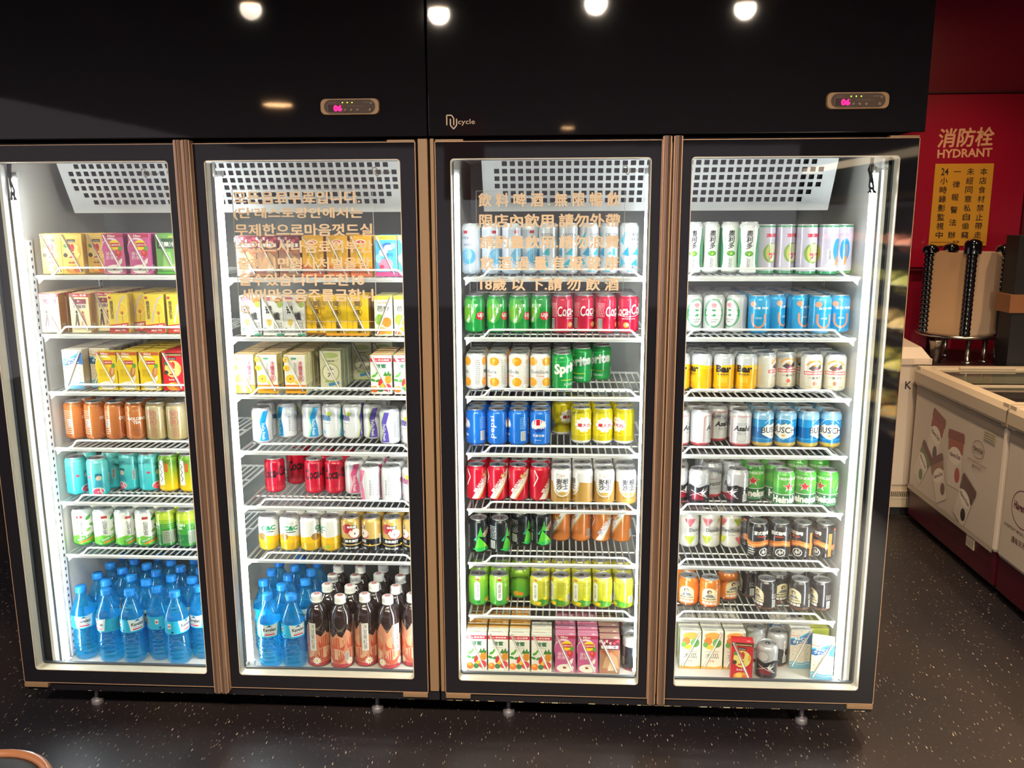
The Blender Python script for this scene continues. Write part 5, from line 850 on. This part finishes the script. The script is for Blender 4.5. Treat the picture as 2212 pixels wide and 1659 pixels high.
def tea_bottle_protos():
    R = 35; prof = [(0, 6), (16, 3), (26, 0), (31, 3), (34, 10), (R, 18), (R, 112), (R - 2, 118), (R, 124), (R, 150), (R - 1, 166), (R - 5, 180), (R - 12, 192), (R - 18, 198), (16, 202), (15, 210)]
    bm = B(); lathe(bm, prof, 28); bmesh.ops.scale(bm, vec=(.00117,) * 3, verts=bm.verts); b = mesh(bm, 'tea bottle'); b.materials.append(pmat('tea_body', '#2c1c1c', .12, coat=.8))
    cp = [(16, 203), (17.6, 204), (17.6, 208), (17, 209)] + [(17 + (.4 if i % 2 else 0), 209 + i * 1.5) for i in range(11)] + [(16.6, 226), (15, 227.5), (0, 227.5)]
    bm = B(); lathe(bm, cp, 26); bmesh.ops.scale(bm, vec=(.00117,) * 3, verts=bm.verts); c = mesh(bm, 'cap'); c.materials.append(M_('cap_white'))
    ce = art_mesh([('e', 0, 0, 8, 8, '#d04a60'), ('o', 0, 0, 5, 5, 1.5, '#f0e4e4'), ('e', 0, 0, 2, 2, '#f0e4e4')], lambda u, v, L: (u * .00117, v * .00117, .2669 + L * .00004), 'ink_paper', name='cap emblem')
    ops = [('p', [(-110, 4), (110, 4), (110, 150), (96, 120), (84, 150), (70, 112), (52, 128), (34, 96), (22, 118), (8, 100), (-8, 112), (-30, 150), (-50, 120), (-70, 152), (-90, 118), (-110, 140)], '#cf8a6c')]
    for cx in (-88, -34, 22, 76): ops += [('e', cx, 78, 24, 26, '#c4543a'), ('e', cx + 2, 88, 22, 20, '#dca078'), ('e', cx - 4, 40, 25, 24, '#b8553f'), ('e', cx - 2, 48, 24, 18, '#dfae8c')]
    ops += [('r', -110, 4, 110, 16, '#a8303c')]
    for cx in (-70, -8, 62): ops += [('e', cx + 7.5 * math.cos(i), 22 + 7.5 * math.sin(i), 5.5, 2.2, '#f0ece6', math.degrees(i)) for i in [j * PI / 5 for j in range(10)]] + [('e', cx, 22, 3.5, 3.5, '#e0c44a')]
    ops += [('r', -28, 56, -8, 146, '#e9e2dc'), ('t', '洋\n甘\n菊\n紅\n茶', -17, 102, 12, 82, '#3a3434', 0, .0, 0, 1.), ('r', 80, 60, 100, 146, '#8a7f7c'), ('m', 82, 62, 98, 144, W_, 14), ('b', 46, 26, 58, 56), ('r', -36, 84, -30, 146, '#8e8682')]
    a = art_mesh(ops, (lambda f: lambda u, v, L: tuple(1.17 * q for q in f(u, v, L)))(cyl_map(R / 1000, .0004)), 'ink_can', cyl=6., name='tea bottle print')
    return b, c, a, ce
def put_bottle(P, x, y, z, rot, label, group, name):
    o = obj(name, P[0]); o.location = (x, y, z); o.rotation_euler.z = rot
    c = obj('cap', P[1], parent=o); obj('label_print', P[2], parent=o)
    if len(P) > 3: obj('cap_emblem', P[3], parent=c)
    return tag(o, label, 'bottle', group)



def stock(door, n, items):
    """items: (px, design, setback, turn in degrees, rows)"""
    zs = SH[door][n - 1] + .0035 if n <= len(SH[door]) else FLOORZ + .001
    nn = n if n <= len(SH[door]) else 8
    P = []
    for it in items:
        px, k, dy, rot, rows = it[:5]; iscan = k in CAN
        pr = can_proto(k) if iscan else box_proto(k)
        hw, hd = (pr[6], pr[6]) if iscan else (pr[4] / 2, pr[5] / 2 + .0026)
        y = SHY + .008 + hd + dy + (CANBACK[nn] if iscan else .006); x = at(px, y, zs + .06)
        P.append([x, y, hw, hd, k, rot, rows, iscan])
    P.sort(key=lambda p: p[0]); I = []
    for c, (x, y, hw, hd, k, rot, rows, iscan) in enumerate(P):
        for r in range(rows):
            yy = y + r * (2 * hd + (.0021 if iscan else .0012))
            if yy + hd > .66: break
            j = random.uniform(-.0012, .0012) if r else 0
            I.append([x + j * .4, yy, hw, hd, k, rot, r, iscan, c, rows])
    lo, hi = BOUNDS[door]
    for _ in range(120):                     # settle neighbours so that they only touch
        moved = False
        for a in range(len(I)):
            for b in range(a + 1, len(I)):
                A, C = I[a], I[b]; dx, dy = C[0] - A[0], C[1] - A[1]
                if A[7] and C[7]:
                    need = A[2] + C[2] + .0025; d = math.hypot(dx, dy) or 1e-5
                    if d < need - 1e-5:
                        g = (need - d) / 2 / d; A[0] -= dx * g; C[0] += dx * g; A[1] -= dy * g * .5; C[1] += dy * g * .5; moved = True
                else:
                    ox = A[2] + C[2] + .0006 - abs(dx); oy = A[3] + C[3] + .0004 - abs(dy)
                    if ox > 1e-5 and oy > 1e-5:
                        if A[8] == C[8] or oy < ox * .3: s_ = 1 if dy >= 0 else -1; A[1] -= s_ * oy / 2; C[1] += s_ * oy / 2
                        else: s_ = 1 if dx > 0 else -1; A[0] -= s_ * ox / 2; C[0] += s_ * ox / 2
                        moved = True
        for A in I:
            m = A[2] + (.014 if not A[7] and A[5] and A[9] == 1 else .0015); A[0] = min(max(A[0], lo + m), hi - m); A[1] = max(min(A[1], .679 - A[3]), .085 + A[3])
        if not moved: break
    I.sort(key=lambda A: (A[6], A[8]))
    for x, yy, hw, hd, k, rot, r, iscan, c, rows in I:
        desc = can_proto(k)[4] if iscan else box_proto(k)[3]
        lab = label_for(desc, c, r, nn, door); grp = desc + 's on the ' + shelfname(nn) + ' of the ' + DOORN[door]
        if iscan:
            ro = math.atan2(-x, yy + CAM['d']) + math.radians(rot if r == 0 else random.uniform(-180, 180))
            put_can(k, x, yy, zs, ro, lab, grp, r < 2)
        else: put_box(k, x, yy, zs, math.radians(rot) if r == 0 and rows == 1 else 0, lab, grp, r == 0)
# ------------------------------------------------------------------ what stands on the shelves
stock(1, 1, [(119.5, 'teshang_yellow', .01, 0, 2), (168, 'teshang_yellow', .004, 0, 2), (217, 'teshang_yellow', .03, 0, 2), (250, 'lipton_pink', 0, 0, 2), (308, 'lipton_pink', 0, 0, 2), (366, 'guava_green', .01, 0, 2)])
stock(1, 2, [(116, 'assam', 0, 0, 6), (181, 'assam', 0, 0, 6), (230, 'assam', .045, 0, 5), (262, 'honey', 0, 0, 1), (300, 'honey', .05, 0, 5), (340, 'honey', 0, 0, 6), (388, 'honey', 0, 0, 6)])
stock(1, 3, [(172, 'calpis', .012, 0, 6), (216, 'calpis', .05, 0, 5), (238, 'lipton_yellow', 0, 0, 1), (283, 'lipton_yellow', 0, 0, 6), (330, 'lipton_yellow', 0, 0, 6), (380, 'teshang_red', 0, 0, 6)])
stock(1, 4, [(155, 'oolong', 0, 85, 3), (201, 'oolong', 0, 70, 3), (246, 'oolong', 0, 65, 3), (291, 'oolong', 0, 0, 3), (336, 'goldtea', 0, -20, 3), (381, 'goldtea', 0, -12, 3)])
stock(1, 5, [(163, 'turq', .015, 60, 2), (213, 'turq', 0, 0, 1), (245, 'turq', .09, -65, 2), (281, 'turq', .075, -50, 2), (323, 'turq', .07, 50, 2), (366, 'limegold', .065, 0, 2), (410, 'limegold', .065, 0, 2)])
stock(1, 6, [(179, 'jelly', 0, -15, 2), (226, 'jelly', 0, 5, 2), (272, 'jelly', 0, 20, 2), (316, 'jelly', 0, 0, 2), (361, 'greentea', 0, 0, 2), (405, 'greentea', 0, 30, 2)])
stock(2, 1, [(537, 'winetea', 0, 0, 2), (583, 'winetea', 0, 0, 2), (630, 'winetea', 0, 0, 2), (680, 'orange_yellow', 0, 0, 2), (732, 'orange_yellow', 0, 0, 2), (783, 'orange_yellow', 0, 0, 2), (837, 'yogurt', 0, 0, 2), (888, 'yogurt', 0, 0, 2)])
stock(2, 2, [(546, 'slim_white', 0, 0, 3), (594, 'slim_white', 0, 0, 3), (642, 'slim_white', 0, 0, 3), (690, 'kaixi', .02, 0, 2), (725, 'kaixi', 0, 0, 1), (773, 'kaixi', 0, 0, 3), (831, 'guava_white', 0, 0, 3), (873, 'guava_white', 0, 0, 3)])
stock(2, 3, [(532, 'chrys', 0, 0, 8), (582, 'chrys', 0, 0, 8), (642, 'chrys', 0, 0, 8), (718, 'sixteen', .07, 0, 3), (785, 'sixteen', .26, 0, 2), (830, 'sixteen', .27, 0, 2), (826, 'pome', 0, 0, 4), (876, 'pome', 0, 0, 4)])
stock(2, 4, [(567, 'yogo_blue', 0, 8, 3), (615, 'yogo_blue', .075, -45, 3), (675, 'yogo_blue', .07, 10, 3), (720, 'yogo_blue', .07, 70, 3), (762, 'yogo_purple', .07, 62, 3), (805, 'yogo_purple', .07, 0, 3), (846, 'yogo_purple', 0, -30, 1), (884, 'yogo_purple', 0, 60, 3)])
stock(2, 5, [(594, 'cola_zero', .09, 0, 1), (640, 'cola_zero', .19, 30, 2), (682, 'cola_zero', .085, 20, 3), (724, 'cola_zero', .085, 12, 3), (766, 'yogo_pink', .08, 0, 3), (804, 'yogo_pink', 0, -60, 3), (847, 'yogo_pink', 0, -90, 3), (886, 'yogo_pink', 0, 60, 3)])
stock(2, 6, [(581, 'cc', 0, 5, 2), (627, 'cc', 0, 12, 2), (672, 'cc', 0, 75, 2), (715, 'cc', 0, -70, 2), (760, 'apple', 0, 0, 2), (805, 'apple', 0, -75, 2), (849, 'apple', 0, -8, 2), (887, 'apple', 0, -80, 2)])
stock(3, 1, [(1019, 'bluewater', 0, -50, 1), (1062, 'bluewater', 0, 5, 1), (1104.6, 'bluewater', 0, 18, 1), (1146, 'bluewater', .03, 0, 1), (1186, 'crystal', .01, -55, 1), (1227, 'crystal', 0, -35, 1), (1270, 'crystal', 0, 8, 1), (1314, 'crystal', .01, -20, 1), (1357, 'crystal', 0, 5, 1)])
stock(3, 2, [(1026, 'sevenup', 0, 0, 4), (1074, 'sevenup', 0, 14, 4), (1122, 'sevenup', 0, 20, 4), (1168, 'sevenup', .01, -12, 4), (1214, 'cola', 0, 48, 4), (1262, 'cola', .015, 55, 4), (1308, 'cola', 0, 75, 4), (1357, 'cola', 0, -10, 4)])
stock(3, 3, [(1029, 'soda_orange', 0, -97, 5), (1074, 'soda_orange', 0, -60, 5), (1121, 'soda_orange', 0, -54, 5), (1166, 'soda_orange', 0, -4, 5), (1214, 'sprite', 0, 28, 5), (1257, 'sprite', .13, -35, 4), (1297, 'sprite', .19, -35, 4), (1332, 'orange_dim', .40, 0, 1)])
stock(3, 4, [(1029, 'pepsi', 0, -80, 5), (1074, 'pepsi', 0, 100, 5), (1120, 'pepsi', 0, -92, 5), (1166.5, 'pepsi', 0, -10, 5), (1213, 'vitali', .15, 45, 3), (1257, 'vitali', .03, 18, 4), (1302, 'vitali', .03, 14, 4), (1346, 'vitali', .03, -42, 4)])
stock(3, 5, [(1030, 'sarsa', .03, 32, 3), (1075, 'sarsa', .03, 12, 3), (1120, 'sarsa', .03, 2, 3), (1166, 'sarsa', .03, 58, 3), (1213, 'rootbeer', 0, 8, 3), (1258, 'rootbeer', 0, -78, 3), (1305, 'rootbeer', 0, 4, 3), (1352, 'rootbeer', 0, 16, 3)])
stock(3, 6, [(1034, 'dew', 0, 18, 2), (1080, 'dew', 0, 55, 2), (1124, 'dew', .07, 60, 1), (1168, 'dew', .07, 24, 1), (1212, 'sarsa_orange', .13, -45, 1), (1255, 'sarsa_orange', .13, -75, 1), (1298, 'sarsa_orange', .13, 28, 1), (1342, 'sarsa_orange', .13, -60, 1)])
stock(3, 7, [(1034, 'herb_green', 0, 4, 3), (1078, 'herb_green', 0, 14, 3), (1123, 'herb_green', .067, -75, 2), (1167, 'melon_tea', 0, -12, 3), (1211, 'melon_tea', 0, -45, 3), (1256, 'melon_tea', 0, -20, 3), (1301, 'melon_tea', 0, -28, 3), (1346, 'melon_tea', 0, -55, 3)])
stock(3, 8, [(1031, 'pome_tall', -.02, 0, 1), (1077, 'pome_tall', -.02, 0, 1), (1123, 'pome_tall', -.02, 0, 1), (1170, 'pome_tall', -.02, 0, 2), (1031, 'pome_orange', .032, 0, 4), (1077, 'pome_orange', .032, 0, 4), (1123, 'pome_orange', .032, 0, 4), (1221, 'lipton_tall', -.022, 0, 5), (1269, 'lipton_tall', -.022, 0, 5), (1316, 'winetea', -.022, 0, 5), (1366, 'bowtie_black', .004, 8, 3)])
stock(4, 1, [(1497, 'aloe', 0, 0, 1), (1538, 'aloe', .03, 12, 1), (1577, 'aloe', .03, 4, 1), (1620, 'aloe', 0, 0, 1), (1658, 'asparagus', .02, 25, 1), (1696, 'asparagus', .02, 25, 1), (1742, 'asparagus', 0, 20, 1), (1788, 'asparagus', 0, -120, 1), (1832, 'asparagus', .02, -160, 1)])
stock(4, 2, [(1504, 'taiwan', .0, 30, 5), (1551, 'taiwan', 0, 0, 5), (1597, 'taiwan', 0, -35, 5), (1646, 'blue_u', 0, 0, 5), (1690, 'blue_u', .02, 60, 4), (1730, 'blue_u', .02, 45, 5), (1772, 'blue_u', 0, 25, 5), (1815, 'blue_u', 0, 15, 5)])
stock(4, 3, [(1471, 'bar', 0, 0, 5), (1513, 'bar', 0, -60, 5), (1562, 'bar', 0, 0, 5), (1611, 'bar', 0, -8, 5), (1652, 'kirin', .03, 80, 4), (1696, 'kirin', .05, 20, 4), (1752, 'kirin', 0, 22, 5), (1803, 'kirin', 0, 4, 5)])
stock(4, 4, [(1472, 'asahi', 0, 70, 4), (1508, 'asahi', .005, 80, 4), (1552, 'asahi', .07, 35, 3), (1600, 'asahi', 0, 8, 4), (1647, 'busch', 0, 60, 4), (1696, 'busch', 0, -8, 4), (1745, 'busch', 0, 75, 4), (1793, 'busch', 0, 0, 4)])
stock(4, 5, [(1470, 'redsmash', .02, 40, 3), (1503, 'redsmash', 0, 5, 1), (1543, 'silverbud', .09, 0, 3), (1574, 'silverbud', .1, 30, 3), (1593, 'redsmash', 0, -45, 1), (1632, 'heineken', .06, -5, 3), (1672, 'heineken', .065, 60, 3), (1690, 'heineken', 0, 32, 1), (1739, 'heineken', 0, 0, 1), (1786, 'heineken', 0, -38, 1), (1722, 'heineken', .15, 0, 2), (1768, 'heineken', .15, 0, 2)])
stock(4, 6, [(1488, 'soda_grape', .09, 60, 2), (1534, 'soda_grape', .09, 35, 2), (1579, 'soda_grape', .09, 0, 2), (1637, 'coffee_wave', 0, 10, 2), (1684, 'coffee_wave', 0, -20, 2), (1732, 'coffee_wave', 0, -50, 2), (1780, 'coffee_wave', 0, -72, 2)])
stock(4, 7, [(1487, 'brown_orange', .015, -10, 2), (1533, 'brown_orange', 0, 0, 1), (1572, 'brown_orange', .067, 35, 1), (1620, 'brown_black', .1, -90, 1), (1656, 'brown_black', 0, -55, 1), (1690, 'brown_black', .055, 35, 2), (1728, 'brown_black', .0, -35, 2), (1773, 'brown_black', .0, -60, 2)])
stock(4, 8, [(1489, 'papaya_low', .03, 0, 4), (1536, 'papaya_low', .03, 0, 4), (1584, 'papaya_low', .03, 0, 4), (1601, 'teshang_red_low', -.045, -6, 1), (1656, 'redsmash', -.035, 0, 1), (1694, 'redsmash', .06, -40, 1), (1634, 'silverbud', .09, 20, 1), (1680, 'calpis_low', .17, 0, 2), (1730, 'calpis_low', .05, 0, 2), (1784, 'calpis_low', -.03, -18, 1), (1782, 'limebox', .09, 0, 3)])
# bottles: pixel of the cap's top
WB = water_bottle_protos(); TB = tea_bottle_protos()
BOT = {1: [], 2: []}
def bottles(door, rows, P, H, name, desc, grp):
    for r, row in enumerate(rows):
        for c, (px, py) in enumerate(row):
            x, y = at_z(px, py, FLOORZ + H); BOT[door].append([x, y, r, c, P, name, desc, grp])
def settle(door):
    Q = BOT[door]
    for _ in range(200):
        for a in range(len(Q)):
            for b in range(a + 1, len(Q)):
                A, C = Q[a], Q[b]; d = math.hypot(A[0] - C[0], A[1] - C[1]) or 1e-4
                if d < .0874:
                    g = (.0876 - d) / 2 / d; ux, uy = (C[0] - A[0]) * g, (C[1] - A[1]) * g
                    A[0] -= ux; A[1] -= uy; C[0] += ux; C[1] += uy
        for A in Q:
          nr = .055 if A[1] < .21 else 0
          A[0] = min(max(A[0], BOUNDS[door][0] + .045 + (nr if door == 2 else 0)), BOUNDS[door][1] - .045 - (nr if door == 1 else 0)); A[1] = min(max(A[1], .152), .63 if door == 2 or A[0] > -1.7 else .55)
    for x, y, r, c, P, name, desc, grp in Q:
        lab = '%s, %s in %s row, cabinet floor, %s' % (desc, ORD[c], 'front' if r == 0 else ORD[r], DOORN[door])
        put_bottle(P, x, y, FLOORZ + .001, math.atan2(-x, 3) + math.radians(ROTS[(c + r * 3) % len(ROTS)]), lab, grp, name)
ROTS = [0, -60, 25, 75, 50, -40, 10]
def cv(lst, x0, y0, s): return [[(x0 + a / s, y0 + b / s) for a, b in row] for row in lst]
bottles(1, cv([[(455, 350), (845, 362), (1030, 385), (1255, 378), (1480, 435), (1680, 390)], [(565, 272), (745, 292), (960, 285), (1145, 292), (1360, 292), (1570, 297)], [(690, 195), (865, 205), (1085, 200), (1260, 215), (1470, 212), (1660, 220)], [(820, 130), (975, 140), (1190, 130), (1375, 135), (1570, 140)]], 60, 1180, 4.609), WB, .277, 'water_bottle', 'blue plastic water bottle', 'blue water bottles on the floor of the stool-side door')
bottles(2, cv([[(215, 415), (435, 405), (628, 435)], [(290, 325), (500, 320), (688, 345)], [(345, 245), (565, 235), (770, 235)], [(455, 178), (660, 170), (860, 175)]], 500, 1180, 4.609), WB, .277, 'water_bottle', 'blue plastic water bottle', 'blue water bottles on the floor of the Korean-lettered door')
bottles(2, cv([[(842, 462), (1080, 465), (1305, 465), (1520, 468), (1740, 468)], [(908, 368), (1125, 368), (1337, 370), (1553, 375), (1765, 375)], [(972, 282), (1193, 285), (1407, 285), (1613, 292)], [(1045, 195), (1243, 200), (1450, 200), (1660, 208)]], 500, 1180, 4.609), TB, .267, 'tea_bottle', 'dark tea bottle with peach-printed wrap', 'peach tea bottles on the floor of the Korean-lettered door')
settle(1); settle(2)
bpy.data.objects.remove(_to)
_n = {}
for o in SC.objects:
    if o.parent is None and o.get('category'): _n[o.name.split('.')[0]] = _n.get(o.name.split('.')[0], 0) + 1
print('things', _n, 'objects', len(SC.objects))
